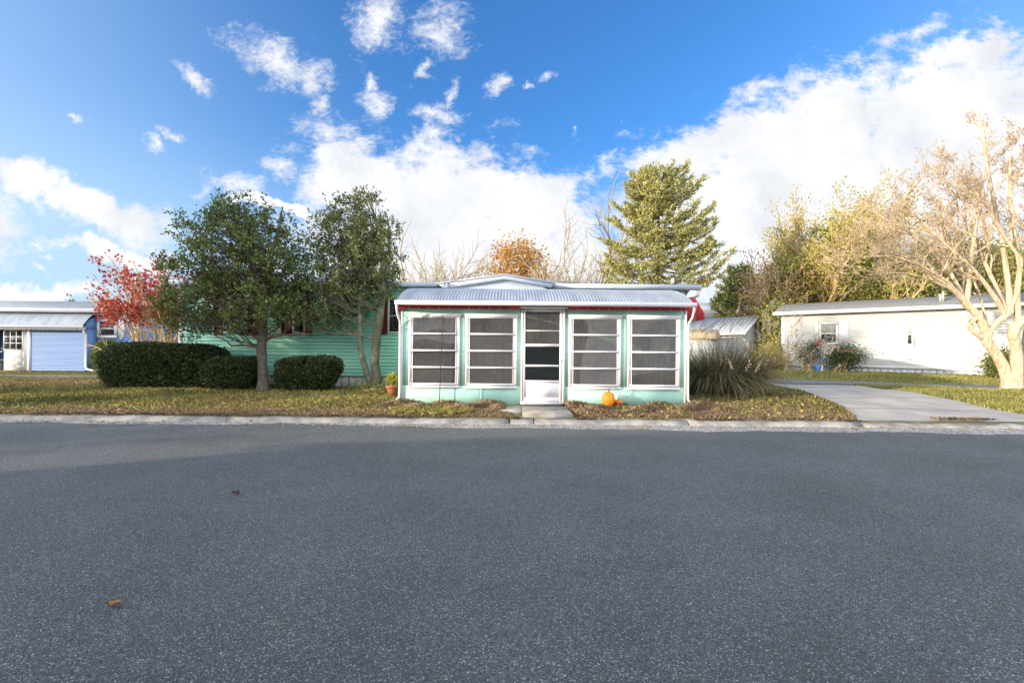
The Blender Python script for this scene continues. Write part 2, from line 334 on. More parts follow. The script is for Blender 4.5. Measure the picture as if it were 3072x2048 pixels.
mat('blind', (0.46, 0.47, 0.42), (0.38, 0.39, 0.35), rough=0.7, scale=2)
mat('ornament_blue', (0.10, 0.28, 0.62), rough=0.4)
leaf_mat('holly_leaf', [(0.055, 0.08, 0.027), (0.105, 0.14, 0.042), (0.16, 0.195, 0.056), (0.25, 0.27, 0.095)], 0.38, 0.55, 0.2)
leaf_mat('holly_leaf_pale', [(0.075, 0.092, 0.037), (0.14, 0.17, 0.058), (0.21, 0.235, 0.095), (0.31, 0.32, 0.155)], 0.4, 0.55, 0.2)
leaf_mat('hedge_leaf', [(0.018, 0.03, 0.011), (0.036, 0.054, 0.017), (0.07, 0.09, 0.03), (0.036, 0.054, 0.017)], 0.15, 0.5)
leaf_mat('spruce_needle', [(0.24, 0.26, 0.11), (0.37, 0.38, 0.14), (0.56, 0.48, 0.14), (0.42, 0.44, 0.22)], 0.15, 0.6)
leaf_mat('juniper', [(0.16, 0.20, 0.06), (0.28, 0.32, 0.09), (0.42, 0.42, 0.12)], 0.2, 0.6)
leaf_mat('red_leaf', [(0.30, 0.03, 0.03), (0.44, 0.075, 0.06), (0.52, 0.17, 0.08)], 0.4)
leaf_mat('orange_leaf', [(0.42, 0.20, 0.05), (0.58, 0.32, 0.09), (0.64, 0.42, 0.15)], 0.35)
leaf_mat('rust_leaf', [(0.26, 0.07, 0.03), (0.24, 0.15, 0.05), (0.10, 0.12, 0.04)], 0.35)
leaf_mat('yellow_leaf', [(0.42, 0.33, 0.09), (0.56, 0.45, 0.13), (0.36, 0.36, 0.09), (0.64, 0.54, 0.22)], 0.35)
leaf_mat('ivy_leaf', [(0.15, 0.20, 0.045), (0.27, 0.30, 0.07), (0.42, 0.38, 0.10)], 0.3)
leaf_mat('evergreen_leaf', [(0.08, 0.11, 0.035), (0.16, 0.19, 0.05), (0.28, 0.27, 0.08)], 0.2)
leaf_mat('seed_head', [(0.28, 0.18, 0.10), (0.44, 0.28, 0.15), (0.52, 0.38, 0.22)], 0.1)
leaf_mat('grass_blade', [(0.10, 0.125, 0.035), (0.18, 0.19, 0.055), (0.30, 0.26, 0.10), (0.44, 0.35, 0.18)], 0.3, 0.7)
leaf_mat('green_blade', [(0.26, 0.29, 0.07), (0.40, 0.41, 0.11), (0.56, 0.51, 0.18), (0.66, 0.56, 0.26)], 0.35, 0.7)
leaf_mat('straw', [(0.26, 0.18, 0.125), (0.43, 0.32, 0.21), (0.56, 0.44, 0.28), (0.36, 0.27, 0.205)], 0.25, 0.8)
leaf_mat('fallen_leaf', [(0.24, 0.13, 0.05), (0.36, 0.22, 0.09), (0.50, 0.36, 0.10), (0.30, 0.19, 0.14), (0.22, 0.11, 0.06)], 0.15, 0.7)
leaf_mat('plume_blade', [(0.065, 0.07, 0.035), (0.13, 0.125, 0.062), (0.22, 0.195, 0.105), (0.38, 0.32, 0.21)], 0.25, 0.7)
leaf_mat('grit', [(0.10, 0.09, 0.08), (0.25, 0.22, 0.19), (0.42, 0.39, 0.35)], 0, 0.9)
leaf_mat('plume_head', [(0.34, 0.27, 0.20), (0.46, 0.38, 0.29)], 0.3, 0.8)
leaf_mat('pot_leaf', [(0.36, 0.38, 0.06), (0.56, 0.52, 0.09), (0.24, 0.28, 0.06)], 0.35)
leaf_mat('rose_leaf', [(0.055, 0.09, 0.03), (0.10, 0.13, 0.045), (0.16, 0.16, 0.06)], 0.25)
leaf_mat('rose_flower', [(0.60, 0.26, 0.20), (0.66, 0.38, 0.28)], 0.3)

def pane_mat(name, lo, hi, alpha, rough, weave=True, coat=0.5):
    m, nt, p = base_mat(name); L = nt.links
    g = nd(nt, 'ShaderNodeTexCoord')
    if weave:
        a = nd(nt, 'ShaderNodeMapping'); a.inputs['Scale'].default_value = (60, 60, 3); L.new(g.outputs['Object'], a.inputs[0])
        b = nd(nt, 'ShaderNodeMapping'); b.inputs['Scale'].default_value = (3, 3, 60); L.new(g.outputs['Object'], b.inputs[0])
        n1 = nd(nt, 'ShaderNodeTexNoise', i_Scale=1.6, i_Detail=2.0); L.new(a.outputs[0], n1.inputs['Vector'])
        n2 = nd(nt, 'ShaderNodeTexNoise', i_Scale=1.6, i_Detail=2.0); L.new(b.outputs[0], n2.inputs['Vector'])
        n3 = nd(nt, 'ShaderNodeTexNoise', i_Scale=2.3, i_Detail=3.0); L.new(g.outputs['Object'], n3.inputs['Vector'])
        oi = nd(nt, 'ShaderNodeObjectInfo'); wv = nd(nt, 'ShaderNodeTexNoise', i_Scale=1.1, i_Detail=1.0); L.new(g.outputs['Object'], wv.inputs['Vector']); bw = nd(nt, 'ShaderNodeBump', i_Strength=0.6, i_Distance=0.05); L.new(wv.outputs['Fac'], bw.inputs['Height']); L.new(bw.outputs[0], p.inputs['Coat Normal']); p.inputs['Coat IOR'].default_value = 1.45
        s = mth(nt, 'ADD', mth(nt, 'MULTIPLY', mth(nt, 'SUBTRACT', oi.outputs['Random'], 0.5), 0.16), mth(nt, 'ADD', mth(nt, 'MULTIPLY', n1.outputs['Fac'], 0.45), mth(nt, 'ADD', mth(nt, 'MULTIPLY', n2.outputs['Fac'], 0.25), mth(nt, 'MULTIPLY', n3.outputs['Fac'], 0.3))))
        r = ramp(nt, [(0.38, lo), (0.62, hi)]); L.new(s, r.inputs[0]); L.new(r.outputs[0], p.inputs['Base Color'])
    else: p.inputs['Base Color'].default_value = (*lo, 1)
    p.inputs['Roughness'].default_value = rough; p.inputs['Alpha'].default_value = alpha; p.inputs['Specular IOR Level'].default_value = 0.4
    p.inputs['Coat Weight'].default_value = coat; p.inputs['Coat Roughness'].default_value = 0.02
    MATS[name] = m
pane_mat('screen_pane', (0.022, 0.022, 0.024), (0.075, 0.072, 0.07), 0.86, 0.6, coat=1.0)
pane_mat('clear_pane', (0.02, 0.022, 0.026), (0, 0, 0), 0.6, 0.03, weave=False, coat=1.0)
pane_mat('dark_pane', (0.035, 0.04, 0.045), (0, 0, 0), 0.9, 0.04, weave=False, coat=1.0)
M = MATS

# ------------------------------------------------------------------ vegetation helpers
def unit(v): return v / (np.linalg.norm(v, axis=-1, keepdims=True) + 1e-9)
def leaves(rng, P, size, aspect=0.5, jitter=0.35, D=None, droop=0.0):
    """rhombic leaves at points P: returns (V, F)"""
    n = len(P)
    d = unit(rng.normal(size=(n, 3))) if D is None else unit(np.asarray(D) + rng.normal(0, 0.35, (n, 3)))
    d[:, 2] -= droop; d = unit(d)
    q = unit(np.cross(d, rng.normal(size=(n, 3))))
    nn = np.cross(d, q)
    s = (size * (1 + jitter * rng.uniform(-1, 1, n)))[:, None]
    a = P; c = P + d * s; m = P + d * s * 0.45 + nn * s * 0.08
    V = np.stack([a, m + q * s * aspect * 0.5, c, m - q * s * aspect * 0.5], 1).reshape(-1, 3)
    Fq = np.arange(4 * n).reshape(n, 4)
    return V, Fq
def blades(rng, P, h, w, lean=0.5, D=None):
    """grass blades: bent two piece strips"""
    n = len(P); h = np.broadcast_to(h, (n,)) * rng.uniform(0.6, 1.3, n); an = rng.uniform(0, 2 * np.pi, n)
    dr = np.stack([np.cos(an), np.sin(an), np.zeros(n)], 1)
    if D is not None: dr = unit(dr * 0.5 + D)
    sd_ = np.stack([-dr[:, 1], dr[:, 0], np.zeros(n)], 1) * (w * rng.uniform(.7, 1.3, n))[:, None] * 0.5
    ln = (np.broadcast_to(lean, (n,)) * rng.uniform(0.2, 1.2, n))[:, None]; up = np.array((0, 0, 1.0)); hh = h[:, None]
    mid = P + up * hh * 0.6 + dr * hh * ln * 0.35; tip = P + up * hh * (1 - 0.35 * np.minimum(ln, 1.6)) + dr * hh * ln
    V = np.stack([P - sd_, P + sd_, mid + sd_ * 0.75, tip, mid - sd_ * 0.75], 1).reshape(-1, 3)
    return V, np.arange(5 * n).reshape(n, 5)
def tubes(lines, nmax=8):
    Vs = []; Fs = []; off = 0
    for pts, rad in lines:
        pts = np.asarray(pts, float); rad = np.asarray(rad, float); m = len(pts)
        n = 3 if rad[0] < 0.012 else (5 if rad[0] < 0.05 else nmax)
        t = np.empty_like(pts); t[1:-1] = pts[2:] - pts[:-2]; t[0] = pts[1] - pts[0]; t[-1] = pts[-1] - pts[-2]; t = unit(t)
        ref = np.where(np.abs(t[:, 2:3]) < 0.9, np.array([[0.2, 0.1, 0.97]]), np.array([[1.0, 0.1, 0.0]]))
        ref = np.broadcast_to(ref[0], t.shape) if m else ref
        a = unit(np.cross(t, ref)); b = np.cross(t, a)
        an = np.arange(n) * 2 * np.pi / n
        ring = pts[:, None, :] + rad[:, None, None] * (a[:, None, :] * np.cos(an)[None, :, None] + b[:, None, :] * np.sin(an)[None, :, None])
        Vs.append(ring.reshape(-1, 3))
        i = off + np.arange(m - 1)[:, None] * n; j = np.arange(n)[None, :]; j2 = (j + 1) % n
        Fs.append(np.stack([i + j, i + j2, i + n + j2, i + n + j], -1).reshape(-1, 4)); off += m * n
    return np.concatenate(Vs), np.concatenate(Fs)
def grow(rng, p, d, L, r, lev, P, out, tips):
    n = P.get('seg', 5); pts = [np.array(p, float)]; rad = [r]; d = unit(np.array(d, float)); ds = [d]
    up = np.array((0, 0, 1.0))
    for i in range(n):
        d = unit(d + rng.normal(0, P['wig'], 3) + up * P['up'] * (1 if lev else 0.4) + np.array(P.get('wind', (0, 0, 0))))
        pts.append(pts[-1] + d * L / n); ds.append(d); rad.append(max(r * (1 - (1 - P['taper']) * (i + 1) / n), P.get('rmin', 0.004)))
    out.append((pts, rad))
    if lev == 0:
        tips.append((pts[-1], d)); tips.append((pts[-2], ds[-2])); tips.append((pts[n // 2], ds[n // 2])); return
    k = P['n'][lev - 1] if isinstance(P['n'], (list, tuple)) else P['n']
    for c in range(k):
        t = P['t0'] + (1 - P['t0']) * (c + rng.uniform(0, 1)) / k
        x = t * n; i = min(int(x), n - 1); q = pts[i] + (pts[i + 1] - pts[i]) * (x - i)
        ax = unit(np.cross(ds[i + 1], rng.normal(size=3))); a = math.radians(P['ang']) * rng.uniform(0.7, 1.25)
        cd = ds[i + 1] * math.cos(a) + ax * math.sin(a)
        grow(rng, q, cd, L * P['ratio'] * rng.uniform(0.7, 1.1) * (1.15 - 0.35 * t), max(rad[i + 1] * 0.62, P.get('rmin', .004)), lev - 1, P, out, tips)
    grow(rng, pts[-1], d, L * P['ratio'] * 0.95, rad[-1] * 0.95, lev - 1, P, out, tips)
def scatter(rng, tips, per, sig, keep=1.0):
    T = np.array([t[0] for t in tips]); D = np.array([t[1] for t in tips])
    if keep < 1:
        k = rng.uniform(size=len(T)) < keep; T, D = T[k], D[k]
    P = np.repeat(T, per, 0) + rng.normal(0, sig, (len(T) * per, 3)); return P, np.repeat(D, per, 0)

def grown_tree(seed, name, label, base, H, P, bark, leaf=None, per=4, lsize=0.1, sig=0.12, lev=3, r=0.15, stems=1, spread=0.3, group=None, keep=1.0, first=0.42, cat='tree', lean=(0, 0), aspect=0.6, flt=None):
    rng = np.random.default_rng(seed); out = []; tips = []
    root = thing(name, label, cat, tuple(base), 0, group)
    for s in range(stems):
        an = s * 2 * math.pi / stems + rng.uniform(-.3, .3)
        d = np.array((math.cos(an) * spread * (stems > 1) + lean[0], math.sin(an) * spread * (stems > 1) + lean[1], 1.0))
        st = np.array(base) + np.array((math.cos(an), math.sin(an), 0)) * r * 0.6 * (stems > 1) - np.array((0, 0, .1))
        grow(rng, st, d, H * first, r, lev, P, out, tips)
    V, Fq = tubes(out); link_mesh('trunk', V, Fq, bark, root, sm=True)
    if leaf is not None:
        if flt: tips = [t for t in tips if flt(t[0], rng)]
        Pn, D = scatter(rng, tips, per, sig, keep); V, Fq = leaves(rng, Pn, lsize, aspect, D=D)
        link_mesh('crown', V, Fq, leaf, root)
    return root

def ell_points(rng, ells, n):
    """points inside a union of ellipsoids (c, r)"""
    vol = np.array([e[1][0] * e[1][1] * e[1][2] for e in ells]); pick = rng.choice(len(ells), n, p=vol / vol.sum())
    C = np.array([e[0] for e in ells])[pick]; R = np.array([e[1] for e in ells])[pick]
    u = unit(rng.normal(size=(n, 3))) * (rng.uniform(0, 1, (n, 1)) ** (1 / 2.4))
    return C + u * R
def holly(seed, label, base, trunks, ells, nclump, per, leaf, bark, lsize=0.075):
    rng = np.random.default_rng(seed); root = thing('holly_tree', label, 'tree', tuple(base), 0)
    lines = []
    axes = []
    for pts, rad in trunks:
        lines.append((pts, rad)); axes.append((np.array(pts), np.array(rad)))
    C = ell_points(rng, ells, nclump)
    AP = np.concatenate([a[0] for a in axes]); AR = np.concatenate([a[1] for a in axes])
    tw = []
    ok = AP[:, 2] > base[2] + 1.15; AP, AR = AP[ok], AR[ok]
    for c in C:
        dz = c[2] - AP[:, 2]; hd = np.hypot(c[0] - AP[:, 0], c[1] - AP[:, 1])
        cost = np.abs(dz - hd * 0.55) + hd * 0.5; i = int(np.argmin(cost + rng.uniform(0, .5, len(cost))))
        a = AP[i]; L = np.linalg.norm(c - a); n = 5
        tt = np.linspace(0, 1, n + 1)[:, None]; p = a + (c - a) * tt + rng.normal(0, 0.035 * L, (n + 1, 3)) * np.sin(tt * np.pi) - np.array((0, 0, .1 * L)) * np.sin(tt * np.pi)
        r0 = min(AR[i] * 0.5, 0.008 + 0.009 * L); tw.append((p, np.linspace(r0, 0.004, n + 1)))
    V, Fq = tubes(lines + tw, 10); link_mesh('trunk', V, Fq, bark, root, sm=True)
    # leaf sprays: several short shoots in every clump
    P = []; D = []
    for c in C:
        ns = 5
        for s in range(ns):
            d = unit(rng.normal(size=3) + np.array((0, -.1, .5))); L = rng.uniform(.15, .42)
            t = rng.uniform(0, 1, per // ns)
            P.append(c + d * L * t[:, None] + rng.normal(0, 0.03, (per // ns, 3))); D.append(np.repeat(d[None], per // ns, 0) + rng.normal(0, .7, (per // ns, 3)))
    P = np.concatenate(P); D = np.concatenate(D)
    V, Fq = leaves(rng, P, lsize, 0.55, D=D); link_mesh('crown', V, Fq, leaf, root)
    return root

def hedge(seed, name, label, c, dims, n, lsize, leaf, pw=4.0, group=None, shear=0.0, rough=0.07, cat='hedge'):
    """clipped shrub: super-ellipsoid shell of leaves round short inner stems; c = centre of the foot"""
    rng = np.random.default_rng(seed); hx, hy, hz = dims[0] / 2, dims[1] / 2, dims[2] / 2
    root = thing(name, label, cat, tuple(c), 0, group)
    u = rng.normal(size=(n, 3)); u = unit(u)
    rr = 1 / (np.abs(u) ** pw).sum(1) ** (1 / pw)
    def lump(q): return 1 + rough * (np.sin(q[:, 0] * 5 + seed) + np.sin(q[:, 2] * 6 + 2 * seed) * np.sin(q[:, 1] * 5)) * 0.6
    dep = 1 - np.abs(rng.normal(0, 0.11, n)); dep += (rng.uniform(size=n) < 0.05) * rng.uniform(0, 0.09, n)
    q = u * rr[:, None]; P = q * (dep * lump(q))[:, None] * np.array((hx, hy, hz)); Nn = unit(np.sign(q) * np.abs(q) ** (pw - 1) / np.array((hx, hy, hz)))
    P[:, 0] += shear * (P[:, 2] / hz) * (P[:, 0] > 0) ; P[:, 2] = np.maximum(P[:, 2] + hz, 0.02); P += np.array(c)
    V, Fq = leaves(rng, P, lsize, 0.55, D=Nn * 0.9 + rng.normal(0, .7, (n, 3)) + np.array((0, 0, .25))); link_mesh('foliage', V, Fq, leaf, root)
    # dense inner growth
    m = n // 6; uu = unit(rng.normal(size=(m, 3))); rr = 1 / (np.abs(uu) ** pw).sum(1) ** (1 / pw)
    Pi = uu * (rr * rng.uniform(.55, .84, m))[:, None] * np.array((hx, hy, hz)); Pi[:, 0] += shear * (Pi[:, 2] / hz) * (Pi[:, 0] > 0); Pi[:, 2] = np.maximum(Pi[:, 2] + hz, .05); Pi += np.array(c)
    V, Fq = leaves(rng, Pi, lsize * 2.6, 0.7); 
    lines = []
    for k in range(max(6, int(dims[0] * 7))):
        b = np.array(c) + np.array((rng.uniform(-.8, .8) * hx, rng.uniform(-.5, .5) * hy, 0)); tpt = b + np.array((rng.uniform(-.15, .15), rng.uniform(-.15, .15), dims[2] * .7))
        lines.append((np.linspace(b, tpt, 4) + rng.normal(0, .02, (4, 3)), np.linspace(.018, .006, 4)))
    link_mesh('inner_foliage', V, Fq, leaf, root)
    V, Fq = tubes(lines); link_mesh('stems', V, Fq, M['bark'], root)
    return root

# ------------------------------------------------------------------ ground, road, kerb, drive, lane
def sheet(name, xs, ys, zf, m, kind='structure'):
    X, Y = np.meshgrid(xs, ys); Z = zf(X, Y); V = np.stack([X, Y, Z], -1).reshape(-1, 3)
    nx, ny = len(xs), len(ys); i = (np.arange(ny - 1)[:, None] * nx + np.arange(nx - 1)[None, :])
    Fq = np.stack([i, i + 1, i + nx + 1, i + nx], -1).reshape(-1, 4)
    o = link_mesh(name, V, Fq, m, sm=True); o['kind'] = kind; return o
xs = np.concatenate([[-900, -400, -150, -80, -50, -35], np.arange(-28, 28.1, 0.4), [35, 50, 80, 150, 400, 900]])
ys = np.concatenate([[-300, -80, -20, -1.92], [-1.88, 8.13, 8.15], np.arange(8.35, 34, 0.4), [40, 55, 80, 130, 300, 900]])
sheet('ground', xs, ys, lambda X, Y: np.where(Y > 8.14, gz(X, Y), np.where(Y < -1.9, 0.1, -0.08)), M['lawn'])
rng0 = np.random.default_rng(5)
# road with a ragged far edge over a strip of loose gravel
ex = np.arange(-60, 60.01, 0.12)
def road_edge(x): return 7.6 - 0.2 * smooth(-6, 6, x) + 0.05 * np.sin(x * 1.3) + 0.045 * np.sin(x * 3.1 + 1) + 0.02 * np.sin(x * 9.7) + 0.12 * np.exp(-((x + 3) / 1.5) ** 2) - 0.03 * x / 10 - 0.05 * smooth(4, 10, x)
V = []; 
for row, yy in enumerate((-1.85, -0.8, 1.5, 4.0, None)):
    V.append(np.stack([ex, np.full_like(ex, yy) if yy is not None else road_edge(ex) + rng0.normal(0, .018, len(ex)), np.full_like(ex, 0.0)], 1))
nx = len(ex); i = (np.arange(4)[:, None] * nx + np.arange(nx - 1)[None, :])
V = np.concatenate(V); V[:, 2] = 0.012 * np.sin(V[:, 0] * 0.35) * (V[:, 1] < 7)
tag(link_mesh('road', V, np.stack([i, i + 1, i + nx + 1, i + nx], -1).reshape(-1, 4), M['asphalt'], sm=True), kind='structure')
m_ = MB().quad((-60, 6.9, -0.012), (60, 6.9, -0.012), (60, 8.16, 0.004), (-60, 8.16, 0.004)); tag(m_.build('gutter_strip', M['gravel']), kind='structure')
# kerb: separate slabs with open joints, each rolled at the top
def kerb(x0, x1, h, seed):
    r = np.random.default_rng(seed); n = max(3, int((x1 - x0) / 0.25)); xx = np.linspace(x0, x1, n + 1)
    prof = [(7.88, -0.04), (7.885, h * 0.1), (7.93, h * 0.5), (7.975, h * 0.88), (8.03, h), (8.16, h + 0.006), (8.17, -0.04)]
    k = len(prof); V = []
    for x in xx:
        for (y, z) in prof: V.append((x, y + 0.012 * math.sin(x * 0.9) + r.normal(0, .008), z + (r.normal(0, .007) if z > 0 else 0)))
    Fs = []
    for a in range(n):
        for b in range(k - 1): Fs.append((a * k + b, (a + 1) * k + b, (a + 1) * k + b + 1, a * k + b + 1))
    Fs.append(tuple(range(k))); Fs.append(tuple(n * k + b for b in reversed(range(k))))
    o = link_mesh('kerb', V, Fs, M['concrete'], origin=((x0 + x1) / 2, 8.03, 0)); tag(o, kind='structure')
joints = [-40, -30.2, -21, -15.2, -9.35, -4.95, -0.02, 0.4, 3.1, 6.12]
for a, b in zip(joints[:-1], joints[1:]): kerb(a, b - (0.03 if b != 0.4 else 0.02), 0.066, int(a * 10) % 97)
kerb(6.14, 10.6, 0.045, 3); kerb(10.62, 20, 0.055, 4); kerb(20.03, 45, 0.1, 5)
# concrete drive from the kerb up to the lane
dl = [(6.22, 8.16), (6.7, 8.9), (7.3, 10.2), (8.0, 12.2), (8.6, 14.4), (9.2, 16.6)]
dr = [(10.9, 8.16), (10.2, 8.75), (10.35, 10.0), (10.75, 11.4), (11.1, 12.9), (11.6, 15.1)]
def strip(name, A, B, m, lift, n=8):
    A = np.array(A); B = np.array(B); t = np.linspace(0, 1, len(A)); tt = np.linspace(0, 1, len(A) * 6)
    A = np.stack([np.interp(tt, t, A[:, k]) for k in (0, 1)], 1); B = np.stack([np.interp(tt, t, B[:, k]) for k in (0, 1)], 1)
    w = np.linspace(0, 1, n + 1)[None, :, None]; G = A[:, None] * (1 - w) + B[:, None] * w; Z = gz(G[..., 0], G[..., 1]) + lift
    V = np.concatenate([G, Z[..., None]], -1).reshape(-1, 3); k = n + 1; i = np.arange(len(tt) - 1)[:, None] * k + np.arange(n)[None, :]
    return tag(link_mesh(name, V, np.stack([i, i + 1, i + k + 1, i + k], -1).reshape(-1, 4), m, sm=True), kind='structure')
def drive_mat():
    m = M['drive_concrete']; nt = m.node_tree; L = nt.links; p = nt.nodes['Principled BSDF']; src = p.inputs['Base Color'].links[0].from_socket
    g = nd(nt, 'ShaderNodeTexCoord'); sp = nd(nt, 'ShaderNodeSeparateXYZ'); L.new(g.outputs['Object'], sp.inputs[0])
    n = nd(nt, 'ShaderNodeTexNoise', i_Scale=1.2); L.new(g.outputs['Object'], n.inputs['Vector'])
    yy = mth(nt, 'ADD', sp.outputs[1], mth(nt, 'MULTIPLY', n.outputs['Fac'], 0.18))
    fr = mth(nt, 'FRACT', mth(nt, 'MULTIPLY', yy, 0.62)); r = ramp(nt, [(0.0, (0.45, .43, .4)), (0.022, (0.45, .43, .4)), (0.04, (1, 1, 1))]); L.new(fr, r.inputs[0])
    mu = nd(nt, 'ShaderNodeMixRGB', blend_type='MULTIPLY', i_Fac=1.0); L.new(src, mu.inputs[1]); L.new(r.outputs[0], mu.inputs[2]); L.new(mu.outputs[0], p.inputs['Base Color'])
drive_mat()
strip('driveway', dl, dr, M['drive_concrete'], 0.012)
dx_, dy_ = LANE[1][0] - LANE[0][0], LANE[1][1] - LANE[0][1]; ll = math.hypot(dx_, dy_); ux_, uy_ = dx_ / ll, dy_ / ll; nx_, ny_ = -uy_, ux_
def lane_pts(off, a=-6, b=26): return [(LANE[0][0] + ux_ * t + nx_ * off, LANE[0][1] + uy_ * t + ny_ * off) for t in np.linspace(a, b, 9)]
strip('lane', lane_pts(1.15), lane_pts(-1.3), M['lane_asphalt'], 0.02)
strip('lane_edging', lane_pts(1.45), lane_pts(1.16), M['concrete'], 0.03, 2)
strip('side_path', [(-45, 17.9), (-20, 17.6), (-11.5, 17.4)], [(-45, 16.5), (-20, 16.4), (-11.5, 16.4)], M['lane_asphalt'], 0.012)
# slab and step in front of the porch door
walk = MB().box(0.20, 1.10, 8.19, 9.42, 0.02, 0.142).build('walkway', M['concrete'], origin=(0.65, 8.8, 0)); tag(walk, kind='structure')
side_slab = MB().prism([(-0.34, 8.8), (0.19, 8.62), (0.19, 9.6), (-0.12, 9.6)], 'z', 0.02, 0.128).build('paving_slab', M['drive_concrete']); tag(side_slab, kind='structure')

# ------------------------------------------------------------------ mint green mobile home with a screened porch
Yp = 9.75; YT = 13.0
home = thing('mobile_home', 'mint green mobile home with a corrugated roofed screen porch and white storm door', 'house', (0, 11, 0.15))
X0, X1 = -2.364, 3.729
wz0, wz1 = 0.52, 1.99
wins = [(-2.214, -1.114), (-1.0, 0.114), (1.214, 2.336), (2.464, 3.6)]
DX0, DX1 = 0.19, 1.135
w = MB()
cols = [X0]
for a, b in wins: cols += [a + 0.06, b - 0.06]
cols.append(X1)
w.box(X0, DX0, Yp, Yp + 0.09, 0.08, wz0); w.box(DX1, X1, Yp, Yp + 0.09, 0.08, wz0)
w.box(X0, DX0, Yp, Yp + 0.09, wz1, 2.33); w.box(DX1, X1, Yp, Yp + 0.09, wz1, 2.33)
for a, b in ((X0, cols[1]), (cols[2], cols[3]), (cols[4], DX0), (DX1, cols[5]), (cols[6], cols[7]), (cols[8], X1)):
    w.box(a, b, Yp, Yp + 0.09, wz0, wz1)
w.box(X0, X0 + 0.09, Yp + 0.09, YT - 0.02, 0.08, 2.2); w.box(X1 - 0.09, X1, Yp + 0.09, YT - 0.02, 0.08, 2.2)
w.prism([(Yp + .09, 2.2), (YT - .02, 2.2), (YT - .02, 2.86), (Yp + 1.5, 2.72), (Yp + .5, 2.46)], 'x', X0, X0 + .06)
w.prism([(Yp + .09, 2.2), (YT - .02, 2.2), (YT - .02, 2.86), (Yp + 1.5, 2.72), (Yp + .5, 2.46)], 'x', X1 - .06, X1)
w.build('porch_wall', M['mint_paint'], home)
MB().box(X0 + .09, X1 - .09, Yp + .09, YT - .02, 0.1, 0.16).build('porch_floor', M['floor_dark'], home)
MB().box(X1 - 0.035, X1 + 0.012, Yp - 0.012, Yp + 0.1, 0.12, 2.24).build('corner_trim', M['white_trim'], home); MB().box(X0 - 0.012, X0 + 0.02, Yp - 0.008, Yp + 0.1, 0.12, 2.2).build('corner_trim', M['white_trim'], home)
MB().tube([(-0.655, Yp - .02, .46), (-0.655, Yp - .022, .3), (-0.66, Yp - .02, .12)], .014, 6).build('drain_pipe', M['mint_paint'], home)
for k, (a, b) in enumerate(wins):
    f = MB(); f.frame(a, b, 0.47, 2.055, 0.062, Yp - 0.03, Yp - 0.002, wb=0.05, wt=0.075)
    f.box(a - 0.012, b + 0.012, Yp - 0.045, Yp - 0.0305, 1.985, 2.062)
    f.frame(a + .062, b - .062, 0.52, 1.98, 0.022, Yp - 0.012, Yp + 0.07)
    fo = f.build('porch_window', M['white_trim'], home)
    for r in range(4):
        zt = 1.972 - r * 0.3575; zb = zt - 0.3225; tilt = (0.022, 0.03, 0.012, 0.004)[r] if k == 0 else (0.006 + 0.004 * ((r * 3 + k) % 3))
        x0, x1 = a + 0.05, b - 0.05
        def ty(z): return Yp - 0.014 - tilt * (zt - z) / 0.32
        s = MB(); rb = 0.037
        for (xa, xb, za, zb2) in ((x0, x1, zb - rb, zb), (x0 + .034, x0 + 0.046, zb, zt), (x1 - 0.046, x1 - .034, zb, zt)):
            if za == zb - rb:
                s.prism([(ty(zb) - 0.024, za), (ty(zb) - 0.024, zb2 - .006), (ty(zb) - .006, zb2), (ty(zb) + 0.012, zb2), (ty(zb) + .012, za)], 'x', xa, xb)
            else:
                s.quad((xa, ty(za) - .016, za), (xb, ty(za) - .016, za), (xb, ty(zb2) - .016, zb2), (xa, ty(zb2) - .016, zb2))
                s.quad((xa, ty(za) - .016, za), (xa, ty(zb2) - .016, zb2), (xa, ty(zb2), zb2), (xa, ty(za), za)); s.quad((xb, ty(za) - .016, za), (xb, ty(za), za), (xb, ty(zb2), zb2), (xb, ty(zb2) - .016, zb2))
        if r == 0: s.box(x0, x1, ty(zt) - .02, ty(zt) + .012, zt, zt + .012)
        s.build('sash', M['white_trim'], fo)
        g = MB(); g.quad((x0 + .042, ty(zb) - 0.004, zb), (x1 - .042, ty(zb) - 0.004, zb), (x1 - .042, ty(zt) - 0.004, zt), (x0 + .042, ty(zt) - 0.004, zt))
        g.build('pane', M['screen_pane'], fo)
# storm door
d = MB(); d.box(DX0 + .002, DX0 + .045, Yp - .035, Yp + .06, .16, 2.235); d.box(DX1 - .055, DX1 - .002, Yp - .035, Yp + .06, .16, 2.235); d.box(DX0 + .045, DX1 - .055, Yp - .035, Yp + .06, 2.17, 2.235)
d.build('door_frame', M['white_trim'], home)
lx0, lx1 = DX0 + .052, DX1 - .062
d = MB(); gx0, gx1 = 0.283, 1.018
d.box(lx0, gx0, Yp - .028, Yp + .01, .185, 2.16); d.box(gx1, lx1, Yp - .028, Yp + .01, .185, 2.16)
d.box(gx0, gx1, Yp - .028, Yp + .01, 2.118, 2.16)
for za, zb in ((.945, .985), (1.375, 1.43), (.61, .652)): d.box(gx0, gx1, Yp - .028, Yp + .01, za, zb)
d.box(gx0, gx1, Yp - .02, Yp + .01, 1.704, 1.722); d.box(gx0, gx1, Yp - .028, Yp + .01, .185, .285)
door = d.build('porch_door', M['white_trim'], home)
MB().box(gx0, gx1, Yp - .014, Yp, .285, .61).build('kick_panel', M['white_trim'], door)
for za, zb, mm in ((1.722, 2.118, 'screen_pane'), (1.43, 1.704, 'screen_pane'), (.985, 1.375, 'clear_pane'), (.652, .945, 'clear_pane')):
    MB().quad((gx0, Yp - .008, za), (gx1, Yp - .008, za), (gx1, Yp - .008, zb), (gx0, Yp - .008, zb)).build('pane', M[mm], door)
